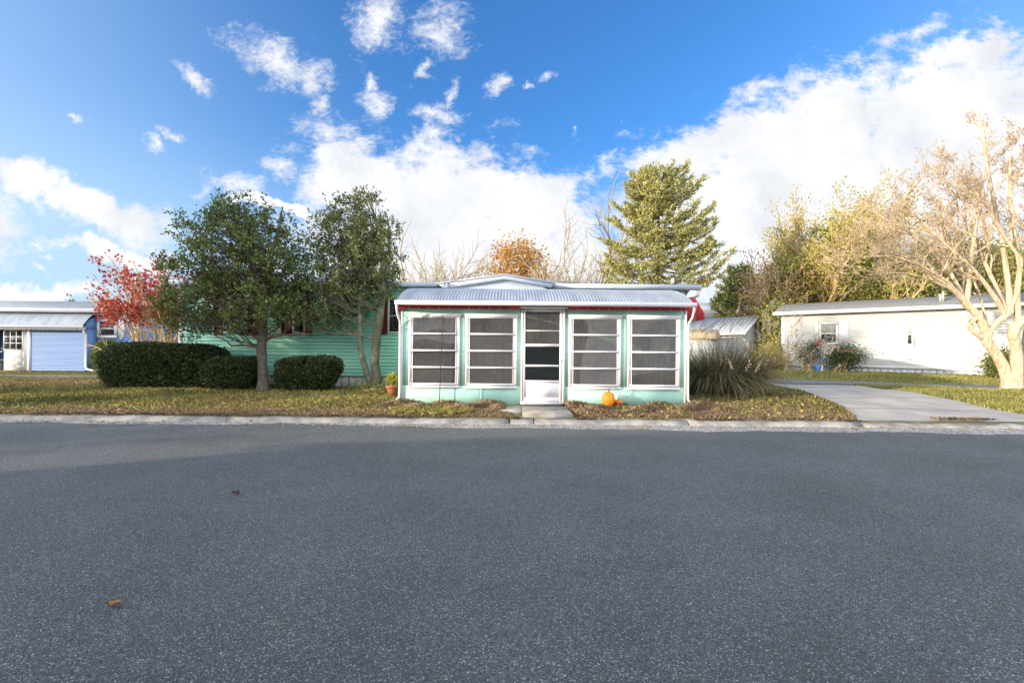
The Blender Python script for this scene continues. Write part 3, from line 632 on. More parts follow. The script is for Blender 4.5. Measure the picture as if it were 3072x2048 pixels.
h = MB(); hx = 1.05; h.tube([(hx, Yp - .03, 1.22), (hx, Yp - .075, 1.20), (hx, Yp - .08, 1.14), (hx, Yp - .075, 1.09), (hx, Yp - .03, 1.07)], .009, 6); h.box(hx - .012, hx + .012, Yp - .034, Yp - .028, 1.04, 1.24)
h.build('handle', M['white_metal'], door)
MB().box(DX0, DX1, Yp - .06, Yp + .05, .142, .178).build('door_sill', M['white_metal'], home)
# curved corrugated roof of the porch
prof = [(9.42, 2.285), (9.55, 2.365), (9.75, 2.465), (10.0, 2.56), (10.4, 2.668), (10.8, 2.742), (11.2, 2.792), (11.6, 2.832), (12.1, 2.87), (12.6, 2.895), (12.99, 2.905)]
PX = np.array(prof); pitch = 0.0667; nx = int(6.16 / pitch * 6); xr = np.linspace(X0 - .035, X1 + .035, nx)
V = []
dp = np.gradient(PX, axis=0); nrm = np.stack([-dp[:, 1], dp[:, 0]], 1); nrm /= np.linalg.norm(nrm, axis=1, keepdims=True)
for (p, n_) in zip(PX, nrm):
    off = 0.011 * np.cos(2 * np.pi * xr / pitch) + 0.004 * np.sin(xr * 2.3 + p[0])
    V.append(np.stack([xr, p[0] + n_[0] * off, p[1] + n_[1] * off], 1))
V = np.concatenate(V); i = np.arange(len(prof) - 1)[:, None] * nx + np.arange(nx - 1)[None, :]
link_mesh('porch_roof', V, np.stack([i, i + 1, i + nx + 1, i + nx], -1).reshape(-1, 4), M['galvanised'], home, sm=True)
g = MB(); g.prism([(9.345, 2.215), (9.335, 2.29), (9.35, 2.297), (9.36, 2.24), (9.435, 2.24), (9.435, 2.215)], 'x', X0 - .06, X1 + .06)
g.box(X0 - .06, X0 - .055, 9.345, 9.44, 2.215, 2.295); g.box(X1 + .055, X1 + .06, 9.345, 9.44, 2.215, 2.295); g.build('porch_gutter', M['white_trim'], home)
# red scalloped valance with a mint edge
for (a, b) in ((X0 - .03, DX0 - .03), (DX1 + .03, X1 + .03)):
    n = max(1, round((b - a) / 0.215)); top = [(b, 2.225), (a, 2.225)]; bot = []
    for k in range(n):
        xa = a + (b - a) * k / n; xb = a + (b - a) * (k + 1) / n; bot += [(xa + .014, 2.160), (xa + .024, 2.152), (xb - .024, 2.152), (xb - .014, 2.160), (xb, 2.19)]
    v = MB(); v.prism([(a, 2.19)] + bot + top, 'y', 9.555, 9.57); v.build('valance', M['red_paint'], home)
for (a, b) in ((X0 - .03, X1 + .03),):
    MB().box(a, b, 9.572, Yp - .002, 2.19, 2.2).build('soffit', M['white_trim'], home)
v = MB(); v.prism([(9.4, 2.22), (9.75, 2.10), (9.75, 2.44), (9.56, 2.35)], 'x', X0 - .034, X0 - .012); v.build('roof_end', M['red_paint'], home)
# downspouts
for sx in (-1, 1):
    xx = (X0 - .03) if sx < 0 else (X1 + .03); e = -.1 if sx < 0 else .05
    MB().tube([(xx, 9.40, 2.23), (xx, 9.41, 2.13), (xx + .0, 9.5, 2.0), (xx, 9.68, 1.90), (xx, 9.71, 1.80), (xx, 9.71, .42), (xx + e * .1, 9.71, .27), (xx + e, 9.66, .18)], .024, 8).build('downspout', M['white_trim'], home)
MB().tube([(-2.3, Yp - .005, 1.735), (-2.3, Yp - .05, 1.735), (-2.27, Yp - .06, 1.75), (-2.23, Yp - .05, 1.74), (-2.22, Yp - .06, 1.715)], .009, 6).build('wall_hook', M['mint_paint'], home)
# main body
TX0, TX1 = -9.49, 4.90
b = MB(); b.siding(TX0, TX1, YT, 0.52, 3.06, 0.097); b.box(TX0, TX1, YT + .034, YT + 3.6, 0.5, 3.06); b.build('wall', M['mint_siding'], home)
MB().box(TX0 - .035, TX0 + .075, YT - .022, YT + .02, .5, 3.06).build('corner_board', M['white_trim'], home); MB().box(TX1 - .1, TX1 + .03, YT - .022, YT + .02, .5, 3.06).build('corner_board', M['white_trim'], home)
sk = MB()
for k in range(int((TX1 - TX0) / 0.2)): 
    x = TX0 + k * 0.2; sk.box(x, x + 0.19, YT + .03, YT + .045, .1, .50)
sk.box(TX0, TX1, YT + .046, YT + .06, .1, .5); sk.build('skirting', M['skirt_white'], home)
r = MB(); r.prism([(YT - .22, 3.17), (YT + 1.8, 3.32), (YT + 3.85, 3.17), (YT + 3.85, 3.1), (YT - .22, 3.1)], 'x', TX0 - .2, TX1 + .35); r.build('roof', M['shingle'], home)
g = MB(); g.prism([(YT - .32, 3.055), (YT - .33, 3.18), (YT - .22, 3.19), (YT - .221, 3.05)], 'x', TX0 - .22, -1.93); g.prism([(YT - .32, 3.045), (YT - .33, 3.17), (YT - .22, 3.18), (YT - .221, 3.04)], 'x', 0.95, TX1 + .37)
g.build('gutter', M['pale_roof'], home)
MB().box(TX1 + .08, TX1 + .34, YT - .25, YT + .3, 2.85, 3.04).build('gutter_box', M['white_metal'], home)
# low gable over the porch end of the roof
gy = 12.3
def gp(px, py, Y=gy): p = W(px, py, Y); return (p[0], p[2])
L_, A_, R_ = gp(1308, 848), gp(1513, 821), gp(1667, 846)
r = MB(); th = .03
r.prism([L_, A_, R_, (R_[0], R_[1] - th), (A_[0], A_[1] - th), (L_[0], L_[1] - th)], 'y', gy, YT + 1.7); r.build('gable_roof', M['pale_roof'], home)
f = MB(); fb = .15
f.prism([(L_[0] + .05, L_[1] - th - .002), (A_[0], A_[1] - th - .002), (R_[0] - .05, R_[1] - th - .002), (R_[0] - .12, R_[1] - fb), (A_[0], A_[1] - fb), (L_[0] + .2, L_[1] - fb)], 'y', gy + .03, gy + .06); f.build('gable_fascia', M['pale_roof'], home)
s = MB(); yb = gy + .14; zb = 2.8; z = zb
while z < A_[1] - .1:
    zt = min(z + .17, A_[1] - .08)
    def xl(zz): return max(L_[0] + .22, A_[0] - (A_[0] - L_[0]) * (A_[1] - .09 - zz) / (A_[1] - L_[1]) * .97)
    def xr_(zz): return min(R_[0] - .2, A_[0] + (R_[0] - A_[0]) * (A_[1] - .09 - zz) / (A_[1] - R_[1]) * .97)
    s.quad((xl(z), yb - .014, z), (xr_(z), yb - .014, z), (xr_(zt), yb, zt), (xl(zt), yb, zt)); s.quad((xl(z), yb, z), (xr_(z), yb, z), (xr_(z), yb - .014, z), (xl(z), yb - .014, z)); z = zt
s.build('gable_wall', M['pale_siding'], home)
q0 = W(1672, 846, 13.6); q1 = W(1735, 853, 13.6)
MB().prism([(q0[0] - .6, q0[2]), (q0[0], q0[2]), (q1[0], q1[2]), (q1[0], q1[2] - .2), (q0[0] - .6, q0[2] - .2)], 'y', 13.3, 14.8).build('gable_roof', M['shingle'], home)
MB().tube([W(2018, 850, 14), W(2018, 836, 14)], .05, 8).build('roof_vent', M['white_metal'], home)
# windows with red shutters
def shut_win(gx0, gx1, z0, z1, sh, blind):
    f = MB(); f.frame(gx0, gx1, z0, z1, .045, YT - .05, YT - .015); f.box(gx0 + .045, gx1 - .045, YT - .045, YT - .02, (z0 + z1) / 2 - .015, (z0 + z1) / 2 + .015)
    fo = f.build('window', M['white_trim'], home)
    MB().box(gx0 + .045, gx1 - .045, YT - .028, YT - .0155, z0 + .045, z1 - .045).build('pane', M['blind' if blind else 'dark_pane'], fo)
    for (a, b2) in sh:
        s = MB(); s.frame(a, b2, z0 - .04, z1 + .06, .05, YT - .055, YT - .016)
        z = z0 + .01
        while z < z1: s.quad((a + .05, YT - .05, z), (b2 - .05, YT - .05, z), (b2 - .05, YT - .02, z + .045), (a + .05, YT - .02, z + .045)); z += .05
        s.build('shutter', M['shutter_red'], home)
def wx(px): return W(px, 1000, YT)[0]
shut_win(wx(672), wx(745), 1.72, 2.72, [(wx(645), wx(670)), (wx(747), wx(774))], True)
shut_win(wx(880), wx(917), 1.72, 2.72, [(wx(846), wx(878)), (wx(919), wx(938))], False)
shut_win(wx(1164), wx(1225), 1.76, 2.75, [(wx(1146), wx(1162))], False)
# red awning at the far end
a = MB(); yA = 13.55
p = [W(2060, 886, yA), W(2085, 893, yA), W(2114, 940, yA), W(2114, 958, yA), W(2060, 968, yA)]; n = 9
a.prism([(q[0], q[2]) for q in p], 'y', yA, yA + .02)
for k in range(5):
    q = W(2062 + k * 11, 965, yA)[0]; zt = W(2062 + k * 11, 905 + max(0, (k - 2)) * 14, yA)[2]; a.box(q, q + .02, yA - .015, yA - .001, W(2062, 962, yA)[2], zt)
aw = a.build('awning', M['red_paint'], home)

# things at the porch
mat_o = tag(MB().box(.275, 1.02, 9.45, 9.66, .143, .158).build('door_mat', M['rubber'], origin=(.65, 9.55, .143)), 'dark rubber doormat lying at the foot of the white porch door', 'doormat')
hk = MB(); hx, hy = W(1328, 1000, 9.6)[0], 9.6
hk.tube([(hx - .06, hy, .05), (hx - .045, hy, .6), (hx - .02, hy, 1.4), (hx, hy, 2.0), (hx, hy, 2.03)], .009, 6); hk.tube([(hx, hy, 1.985), (hx - .1, hy - .02, 1.97), (hx - .17, hy - .03, 1.99), (hx - .2, hy - .03, 1.975), (hx - .195, hy - .03, 1.93), (hx - .18, hy - .03, 1.95)], .007, 6)
tag(hk.build('shepherd_hook', M['dark_iron'], origin=(hx, hy, .12)), 'thin dark iron plant hook standing in front of the left porch window', 'plant hook')
# curtains hanging inside the porch
def curtain(x0, x1, y, z0, z1, lab, seed):
    r = np.random.default_rng(seed); n = 60; xx = np.linspace(x0, x1, n); yy = y + .03 * np.sin(np.linspace(0, 2 * np.pi * (x1 - x0) / .13, n) + seed) + r.normal(0, .003, n)
    V = np.concatenate([np.stack([xx, yy, np.full(n, z)], 1) for z in (z0, (z0 + z1) / 2, z1)]); i = np.arange(2)[:, None] * n + np.arange(n - 1)[None, :]
    o = link_mesh('curtain', V, np.stack([i, i + 1, i + n + 1, i + n], -1).reshape(-1, 4), M['curtain'], origin=((x0 + x1) / 2, y, z0), sm=True)
    tag(o, lab, 'curtain', 'curtains behind the porch windows')
curtain(-2.1, -1.45, 9.98, .35, 2.0, 'pale curtain drawn behind the leftmost porch window, beside the plant hook', 1)
curtain(-.95, .05, 9.98, .3, 2.0, 'wide pale curtain behind the porch window just left of the storm door', 2)
curtain(1.25, 1.75, 9.98, .3, 2.0, 'pale curtain behind the porch window just right of the storm door', 3)
curtain(2.9, 3.35, 9.98, .3, 2.0, 'pale curtain behind the rightmost porch window near the tall grass clump', 4)

def pumpkin(name, label, c, rx, rz, m, stem, lobes=11):
    root = thing(name, label, 'pumpkin', tuple(c))
    prof = []
    for k in range(15):
        a = -math.pi / 2 + math.pi * k / 14; prof.append((max(.004, rx * math.cos(a) ** .8 * (1 if abs(math.cos(a)) > 1e-6 else 0)), rz * (1 + math.sin(a)) - (0.10 * rz * (math.sin(a) > .9))))
    MB().lathe(prof, c, 66, lobes, .09).build('flesh', m, root, sm=True)
    MB().tube([tuple(np.array(c) + np.array(s)) for s in stem[0]], stem[1], 8).build('stalk', M['stalk'], root, sm=True)
pc = W(1825, 1207, 9.47)
pumpkin('pumpkin', 'tall round orange pumpkin with a long curved stalk standing against the porch wall', (pc[0], 9.47, .13), .132, .165, M['pumpkin'],
        ([(0, 0, .31), (.005, -.01, .36), (.03, -.01, .41), (.08, 0, .432), (.13, .01, .415), (.155, .01, .40)], [.026, .017, .013, .011, .011, .013]))
pc = W(1855, 1200, 9.58)
pumpkin('pumpkin', 'small squat reddish pumpkin with a thin upright stalk behind the tall orange pumpkin', (pc[0], 9.58, .15), .10, .065, M['small_pumpkin'],
        ([(0, 0, .12), (.005, 0, .17), (.02, 0, .21), (.045, 0, .235)], [.013, .009, .008, .01]), 9)
# potted plant
pt = thing('potted_plant', 'terracotta pot with a yellow green bushy plant beside the left porch wall', 'potted plant', (-2.84, 10.9, .16))
MB().lathe([(.105, 0), (.15, .20), (.15, .205), (.175, .207), (.18, .275), (.165, .277), (.155, .245), (.02, .24)], (-2.84, 10.9, .16), 28).build('pot', M['terracotta'], pt, sm=False)
rg = np.random.default_rng(8); P = np.array((-2.84, 10.9, .55)) + unit(rg.normal(size=(700, 3))) * rg.uniform(.2, 1, (700, 1)) * np.array((.2, .2, .17)); P[:, 2] = np.maximum(P[:, 2], .42)
V, Fq = leaves(rg, P, .06, .55, D=np.tile((0, 0, .8), (700, 1))); link_mesh('foliage', V, Fq, M['pot_leaf'], pt)
V, Fq = tubes([(np.linspace((-2.84, 10.9, .4), (-2.84 + rg.uniform(-.14, .14), 10.9 + rg.uniform(-.14, .14), .62), 4), np.linspace(.008, .004, 4)) for _ in range(9)]); link_mesh('stems', V, Fq, M['stalk'], pt)

# ------------------------------------------------------------------ blue house on the left
bh = thing('blue_house', 'blue clapboard house with white door, corrugated porch roof and surfboard shutters', 'house', (-22, 21.5, .2))
bY = 20.9; cX = -17.3; fY = 20.3; fX = -19.02
b = MB(); b.siding(-34, cX, bY, .72, 2.96, .105); b.box(-34, cX, bY + .034, bY + 4.2, .7, 2.96); b.build('wall', M['blue_siding'], bh)
MB().box(cX - .02, cX + .12, bY - .03, bY + .05, .72, 2.96).build('corner_board', M['white_trim'], bh); MB().box(-34, cX + .12, bY - .1, bY - .03, .64, .73).build('base_trim', M['white_trim'], bh)
b = MB()
for k in range(40): x = -27 + k * .21; b.box(x, x + .2, bY - .012, bY + .0, .1, .64)
b.build('skirting', M['skirt_white'], bh)
r = MB(); r.prism([(bY - .32, 3.05), (bY + 2.1, 3.62), (bY + 4.5, 3.05), (bY + 4.5, 2.96), (bY - .32, 2.96)], 'x', -34.2, cX + .32); r.build('roof', M['pale_shingle'], bh)
MB().prism([(bY - .42, 2.88), (bY - .43, 3.05), (bY - .325, 3.06), (bY - .325, 2.88)], 'x', -34.2, cX + .34).build('gutter', M['white_trim'], bh)
b = MB(); b.siding(fX - 2.45, fX, fY, .24, 2.1, .105); b.box(fX - 2.45, fX, fY + .034, fY + .1, .2, 2.1); b.box(-30, fX - 4.2, fY, fY + .1, .2, 2.1); b.box(fX - .1, fX, fY + .1, bY - .03, .2, 2.1)
b.prism([(fY, 2.1), (bY - .03, 2.1), (bY - .03, 2.75), (fY + .2, 2.55), (fY + .05, 2.4)], 'x', fX - .1, fX); b.build('porch_wall', M['blue_siding'], bh)
tr = MB(); tr.box(fX - 2.56, fX - 2.44, fY - .04, fY + .1, .2, 2.15); tr.box(-34, fX, fY - .04, fY + .05, 2.1, 2.2); tr.build('porch_trim', M['white_trim'], bh)
d = MB(); dx0, dx1 = fX - 3.62, fX - 2.57; d.box(dx0, dx1, fY - .02, fY + .06, .26, 2.1); dr_ = d.build('porch_door', M['white_trim'], bh)
gl = MB(); ax0, ax1, az0, az1 = W(16, 1000, fY)[0], W(70, 1000, fY)[0], 1.18, 2.03
MB().box(ax0, ax1, fY - .03, fY - .0205, az0, az1).build('pane', M['dark_pane'], dr_)
mu = MB(); mu.frame(ax0 - .03, ax1 + .03, az0 - .03, az1 + .03, .035, fY - .045, fY - .031)
for k in (1, 2): 
    xx = ax0 + (ax1 - ax0) * k / 3; mu.box(xx - .014, xx + .014, fY - .042, fY - .0305, az0 + .005, az1 - .005)
    zz = az0 + (az1 - az0) * k / 3
    for j in range(3): mu.box(ax0 + (ax1 - ax0) * j / 3 + .0145, ax0 + (ax1 - ax0) * (j + 1) / 3 - .0145, fY - .0415, fY - .0305, zz - .014, zz + .014)
mu.build('muntins', M['white_trim'], dr_)
for za, zb in ((.42, .68), (.74, 1.08)):
    for k in (0, 1): MB().frame(dx0 + .15 + k * .4, dx0 + .48 + k * .4, za, zb, .02, fY - .026, fY - .0205).build('panel', M['white_trim'], dr_)
MB().tube([(ax0 - .09, fY - .02, 1.08), (ax0 - .09, fY - .08, 1.08)], .035, 8).build('handle', M['rust_metal'], dr_)
MB().tube([(ax0 - .09, fY - .02, 1.22), (ax0 - .09, fY - .05, 1.22)], .03, 8).build('lock', M['rust_metal'], dr_)
MB().box(dx0 - .1, dx1 + .1, fY - .1, fY + .05, .18, .25).build('door_sill', M['floor_dark'], bh)
prof = [(fY - .26, 2.24), (fY - .12, 2.42), (fY + .02, 2.58), (fY + .16, 2.71), (fY + .3, 2.80), (bY - .03, 2.90)]
PX = np.array(prof); pit = .14; nx = int(12 / pit * 8); xr = np.linspace(-31, fX + .1, nx); V = []
for p in PX: V.append(np.stack([xr, np.full(nx, p[0]), p[1] + .03 * np.cos(2 * np.pi * xr / pit)], 1))
V = np.concatenate(V); i = np.arange(len(prof) - 1)[:, None] * nx + np.arange(nx - 1)[None, :]
link_mesh('porch_roof', V, np.stack([i, i + 1, i + nx + 1, i + nx], -1).reshape(-1, 4), M['galvanised'], bh, sm=True)
MB().box(-31, fX + .15, fY - .36, fY - .26, 2.14, 2.25).build('porch_gutter', M['white_trim'], bh)
v = MB(); n = 60; x0, x1 = -31, fX + .12; bot = []
for k in range(n):
    xa = x0 + (x1 - x0) * k / n; xb = x0 + (x1 - x0) * (k + 1) / n; bot += [(xa + .02, 2.06), (xb - .02, 2.06), (xb, 2.1)]
v.prism([(x0, 2.1)] + bot + [(x1, 2.15), (x0, 2.15)], 'y', fY - .3, fY - .28); v.build('valance', M['white_trim'], bh)
MB().tube([(fX + .05, fY - .25, 2.18), (fX + .05, fY - .12, 1.95), (fX + .05, fY - .04, 1.88), (fX + .05, fY - .04, .45), (fX + .12, fY - .06, .33), (fX + .8, fY - .25, .24)], .045, 8).build('downspout', M['white_trim'], bh)
a0, a1 = W(293, 985, bY)[0], W(353, 985, bY)[0]; f = MB(); f.frame(a0, a1, 1.74, 2.6, .12, bY - .07, bY - .015); f.box(a0 + .12, a1 - .12, bY - .06, bY - .016, 2.14, 2.2); fo = f.build('window', M['white_trim'], bh)
MB().box(a0 + .12, a1 - .12, bY - .04, bY - .0155, 1.86, 2.48).build('pane', M['dark_pane'], fo)
for (pa, pb) in ((268, 291), (356, 377)):
    xa, xb = W(pa, 985, bY)[0], W(pb, 985, bY)[0]; c = (xa + xb) / 2; hw = (xb - xa) / 2; poly = []
    for k in range(28):
        th_ = 2 * math.pi * k / 28; zz = math.cos(th_); xx_ = math.sin(th_); poly.append((c + hw * np.sign(xx_) * abs(xx_) ** 1.0, 2.17 + .5 * np.sign(zz) * abs(zz) ** 1.35))
    MB().prism(poly, 'y', bY - .06, bY - .02).build('surfboard_shutter', M['white_trim'], bh)

# ------------------------------------------------------------------ white house on the right
wth = math.atan2(-.61, .79)
wh = thing('white_house', 'long white clapboard mobile home beyond the lane with grey shingle roof', 'house', (14.0, 23.6, .42), wth)
def wl(px):      # distance along the white wall seen at pixel column px
    u = (px - 1536) / F; t = (u * 23.6 - 14.0) / (.79 + .61 * u); return t
b = MB(); b.siding(0, 24, 0, .30, 2.9, .115, .016); b.box(0, 24, .034, 4.2, .28, 2.9); b.build('wall', M['white_siding'], wh, local=True)
MB().box(-.03, .13, -.035, .02, .0, 2.9).box(.13, 24, -.04, .0, .22, .32).build('corner_board', M['white_trim'], wh, local=True)
b = MB(); 
for k in range(100): b.box(.13 + k * .24, .13 + k * .24 + .225, -.012, .0, -.3, .219)
b.box(.13, 24, .001, .02, -.3, .219); b.build('skirting', M['skirt_white'], wh, local=True)
r = MB(); r.prism([(-.35, 2.98), (2.1, 3.62), (4.55, 2.98), (4.55, 2.9), (-.35, 2.9)], 'x', -.35, 24.3); r.build('roof', M['shingle'], wh, local=True)
MB().prism([(-.45, 2.84), (-.45, 3.0), (-.355, 3.0), (-.355, 2.84)], 'x', -.37, 24.3).build('gutter', M['white_trim'], wh, local=True)
def wwin(pa, pb, z0, z1, tr):
    a0, a1 = wl(pa), wl(pb); f = MB(); f.frame(a0, a1, z0, z1, .1, -.055, -.017); f.box(a0 + .1, a1 - .1, -.05, -.018, (z0 + z1) / 2 - .03, (z0 + z1) / 2 + .03); fo = f.build('window', M['white_trim'], wh, local=True)
    MB().box(a0 + .1, a1 - .1, -.03, -.0175, z0 + .1, (z0 + z1) / 2 - .03).build('pane', M['dark_pane'], fo, local=True)
    MB().box(a0 + .1, a1 - .1, -.03, -.0175, (z0 + z1) / 2 + .03, z1 - .1).build('pane', M['blind'], fo, local=True)
    if tr: MB().box(a1 + .01, a1 + .42, -.03, -.018, z0 - .05, z1 + .1).build('shutter', M['white_trim'], wh, local=True); MB().box(a0 - .16, a0 - .01, -.03, -.018, z0 - .05, z1 + .1).build('shutter', M['white_trim'], wh, local=True)
wwin(2456, 2514, 1.33, 2.42, True); wwin(2714, 2742, 1.25, 2.32, False)
for px in (2826, 2834):
    t0 = wl(px); MB().tube([(t0, .8, 3.2), (t0, .8, 3.62 if px < 2830 else 3.75)], .05, 8).build('roof_vent', M['rust_metal'], wh, local=True)
# shed with a metal roof
sh = thing('shed', 'low white shed with ribbed metal roof behind the tall grass clump', 'shed', (12.66, 25, .3), math.radians(-50))
b = MB(); b.box(-6.5, 0, 0, 3, 0, 2.1); b.prism([(0, 2.1), (3, 2.1), (1.5, 2.95)], 'x', -6.5, 0)
for k in range(26): b.box(-6.5 + k * .25, -6.5 + k * .25 + .03, -.02, -.001, 0, 2.1)
for k in range(12): b.box(.001, .02, k * .25 + .05, k * .25 + .08, 0, 2.1)
b.build('wall', M['skirt_white'], sh, local=True)
r = MB(); r.prism([(-.3, 2.12), (1.5, 3.12), (3.3, 2.12), (3.3, 2.05), (1.5, 3.05), (-.3, 2.05)], 'x', -6.8, .3)
for k in range(30):
    x = -6.8 + k * .237; r.prism([(-.3, 2.122), (-.3, 2.16), (1.5, 3.16), (1.5, 3.122)], 'x', x, x + .035)
r.build('roof', M['galvanised'], sh, local=True)
MB().box(-6.8, .3, -.36, -.305, 2.0, 2.15).build('fascia', M['white_trim'], sh, local=True)
s2 = thing('shed', 'small tan roofed garden hut between the porch and the metal roofed shed', 'shed', (10.2, 23.4, .3), math.radians(-35))
MB().box(-2, 0, 0, 1.8, 0, 1.75).build('wall', M['skirt_white'], s2, local=True); MB().prism([(-.2, 1.72), (.9, 2.25), (2.0, 1.72)], 'x', -2.2, .2).build('roof', mat('tan_roof', (.46, .36, .24), (.36, .28, .19), rough=.9), s2, local=True)
hr = MB(); hb = W(2290, 1085, 26); hr.tube([W(2272, 1000, 26), W(2272, 1060, 26)], .07, 6); hr.tube([W(2262, 1012, 26), W(2292, 1062, 26)], .06, 6); hr.tube([W(2262, 985, 26.5), W(2300, 1075, 26.5)], .06, 6); hr.tube([W(2262, 1020, 26), W(2262, 1075, 26)], .05, 6); hr.tube([W(2292, 1058, 26), W(2292, 1085, 26)], .05, 6)
tag(hr.build('handrail', M['dark_iron']), 'dark sloping handrail beside the shaded end of the metal roofed shed', 'handrail')
# roofs and houses farther off
def far_house(label, px0, px1, pe, pb, Y, wallm, roofm, rise=.9, dep=6, wins_=()):
    a, e = W(px0, pe, Y), W(px1, pe, Y); zb = .1; ze = a[2]
    t = thing('far_house', label, 'house', ((a[0] + e[0]) / 2, Y, zb))
    MB().box(a[0], e[0], Y, Y + dep, zb, ze).build('wall', wallm, t); MB().prism([(Y - .4, ze), (Y + dep / 2, ze + rise), (Y + dep + .4, ze)], 'x', a[0] - .3, e[0] + .3).build('roof', roofm, t)
    for (w0, w1, y0, y1) in wins_:
        p, q = W(w0, y0, Y), W(w1, y1, Y); fo = MB().frame(p[0], q[0], q[2], p[2], .08, Y - .05, Y - .002).build('window', M['white_trim'], t); MB().box(p[0] + .08, q[0] - .08, Y - .03, Y - .003, q[2] + .08, p[2] - .08).build('pane', M['dark_pane'], fo)
far_house('pale house with white upper wall behind the red maple, right of the blue house', 412, 545, 962, 1035, 31, M['white_siding'], M['pale_shingle'], .8, 6, [(432, 452, 1000, 1030), (495, 515, 1000, 1030)])
far_house('grey roofed far house seen between the red awning and the small juniper', 2085, 2240, 955, 1000, 40, M['white_siding'], M['pale_shingle'], 1.8, 8, [(2150, 2165, 962, 980)])

# ------------------------------------------------------------------ houses and trees across the street, behind and left of the camera (they shade the road)
def row_house(label, x0, x1, y0=-6.6, y1=-2.5, eave=3.1, ridge=4.45, wallm='pale_siding'):
    t = thing('row_house', label, 'house', ((x0 + x1) / 2, y1, .1), 0, 'row of homes across the street')
    b = MB(); b.box(x0, x1, y0, y1, .1, eave); b.prism([(y0, eave), (y1, eave), ((y0 + y1) / 2, ridge - .1)], 'x', x0, x1); b.build('wall', M[wallm], t)
    ym = (y0 + y1) / 2; MB().prism([(y0 - .3, eave - .05), (ym, ridge), (y1 + .3, eave - .05), (y1 + .3, eave - .13), (ym, ridge - .08), (y0 - .3, eave - .13)], 'x', x0 - .25, x1 + .25).build('roof', M['shingle'], t)
    n = int((x1 - x0) / 3)
    for k in range(n):
        xc = x0 + (x1 - x0) * (k + .5) / n; fo = MB().frame(xc - .5, xc + .5, 1.1, 2.3, .08, y1 + .003, y1 + .05).build('window', M['white_trim'], t); MB().box(xc - .42, xc + .42, y1 + .003, y1 + .02, 1.18, 2.22).build('pane', M['dark_pane'], fo)
row_house('pale blue grey home across the street, mirrored in the glass of the porch door', -19.4, 3.5)
row_house('pale home at the far left of the row across the street', -62, -34.5)

# ------------------------------------------------------------------ trees and shrubs
def TW(pts, Y, jit=None):
    return np.array([W(p[0], p[1], Y + (jit[i] if jit else 0)) for i, p in enumerate(pts)])
def E(px, py, rx, ry, Y, ry_depth):
    c = W(px, py, Y); return (tuple(c), (rx / F * Y, ry_depth, ry / F * Y))
Y1 = 11.5
holly(21, 'dark green holly tree with a single trunk between the clipped hedges', W(788, 1178, Y1),
      [(TW([(788, 1184), (790, 1140), (787, 1090), (784, 1040), (790, 990), (788, 930), (796, 850), (815, 760), (835, 690), (848, 620)], Y1), [.17, .125, .105, .115, .10, .085, .07, .05, .035, .015]),
       (TW([(786, 1010), (770, 960), (757, 880), (752, 780), (745, 690)], Y1, [0, .1, .2, .25, .3]), [.07, .06, .05, .035, .012]),
       (TW([(786, 1018), (755, 1003), (720, 992), (680, 985), (640, 975)], Y1, [0, -.1, -.2, -.35, -.4]), [.05, .042, .035, .025, .012]),
       (TW([(792, 1020), (815, 1010), (850, 1005), (905, 1004), (950, 1000)], Y1, [0, -.05, -.1, -.1, 0]), [.05, .035, .028, .02, .01])],
      [E(705, 680, 150, 85, Y1, 1.1), E(720, 760, 190, 130, Y1 + .1, 1.3), E(640, 850, 150, 110, Y1, 1.2), E(580, 925, 115, 75, Y1, 1.0), E(830, 840, 90, 150, Y1, 1.2), E(850, 945, 90, 45, Y1 - .1, .8), E(700, 925, 110, 75, Y1 - .3, .9), E(560, 970, 80, 45, Y1, .7), E(520, 925, 62, 58, Y1 + .1, .8)],
      510, 55, M['holly_leaf'], M['bark'])
Y2 = 12.2
holly(22, 'paler two trunked holly tree close to the left end of the porch', W(1122, 1168, Y2),
      [(TW([(1128, 1176), (1130, 1130), (1124, 1090), (1128, 1040), (1134, 980), (1142, 930), (1150, 850), (1146, 740), (1125, 650), (1105, 600)], Y2), [.16, .13, .115, .11, .115, .10, .08, .055, .035, .012]),
       (TW([(1118, 1172), (1098, 1110), (1083, 1060), (1079, 1000), (1080, 940), (1072, 850), (1050, 740), (1030, 660)], Y2, [0, -.05, -.1, -.1, -.1, 0, .1, .1]), [.10, .08, .072, .066, .06, .05, .035, .012]),
       (TW([(1124, 1020), (1090, 1005), (1040, 1002), (995, 1003), (960, 990)], Y2, [0, -.1, -.2, -.2, -.2]), [.045, .035, .028, .02, .01]),
       (TW([(1150, 860), (1165, 780), (1170, 700), (1160, 640)], Y2, [0, .1, .1, .2]), [.05, .04, .03, .01])],
      [E(1085, 665, 115, 80, Y2, 1.1), E(1130, 760, 80, 120, Y2, 1.1), E(1000, 740, 110, 95, Y2, 1.1), E(1060, 830, 130, 100, Y2, 1.2), E(960, 880, 100, 90, Y2 - .1, 1.0), E(1150, 850, 45, 90, Y2, .8), E(985, 960, 90, 45, Y2 - .2, .8)],
      440, 50, M['holly_leaf_pale'], M['mossy_bark'])
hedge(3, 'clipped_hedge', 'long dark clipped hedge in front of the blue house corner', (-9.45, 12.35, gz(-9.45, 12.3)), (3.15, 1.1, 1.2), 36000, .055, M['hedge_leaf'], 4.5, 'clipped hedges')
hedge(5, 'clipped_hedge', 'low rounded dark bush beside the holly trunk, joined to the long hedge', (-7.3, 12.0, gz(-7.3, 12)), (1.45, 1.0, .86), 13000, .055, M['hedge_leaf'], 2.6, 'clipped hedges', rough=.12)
hedge(7, 'clipped_hedge', 'boxy dark clipped hedge between the two holly trunks', (-5.25, 11.8, gz(-5.2, 11.8)), (1.5, 1.0, .88), 15000, .05, M['hedge_leaf'], 4, 'clipped hedges', shear=.18)
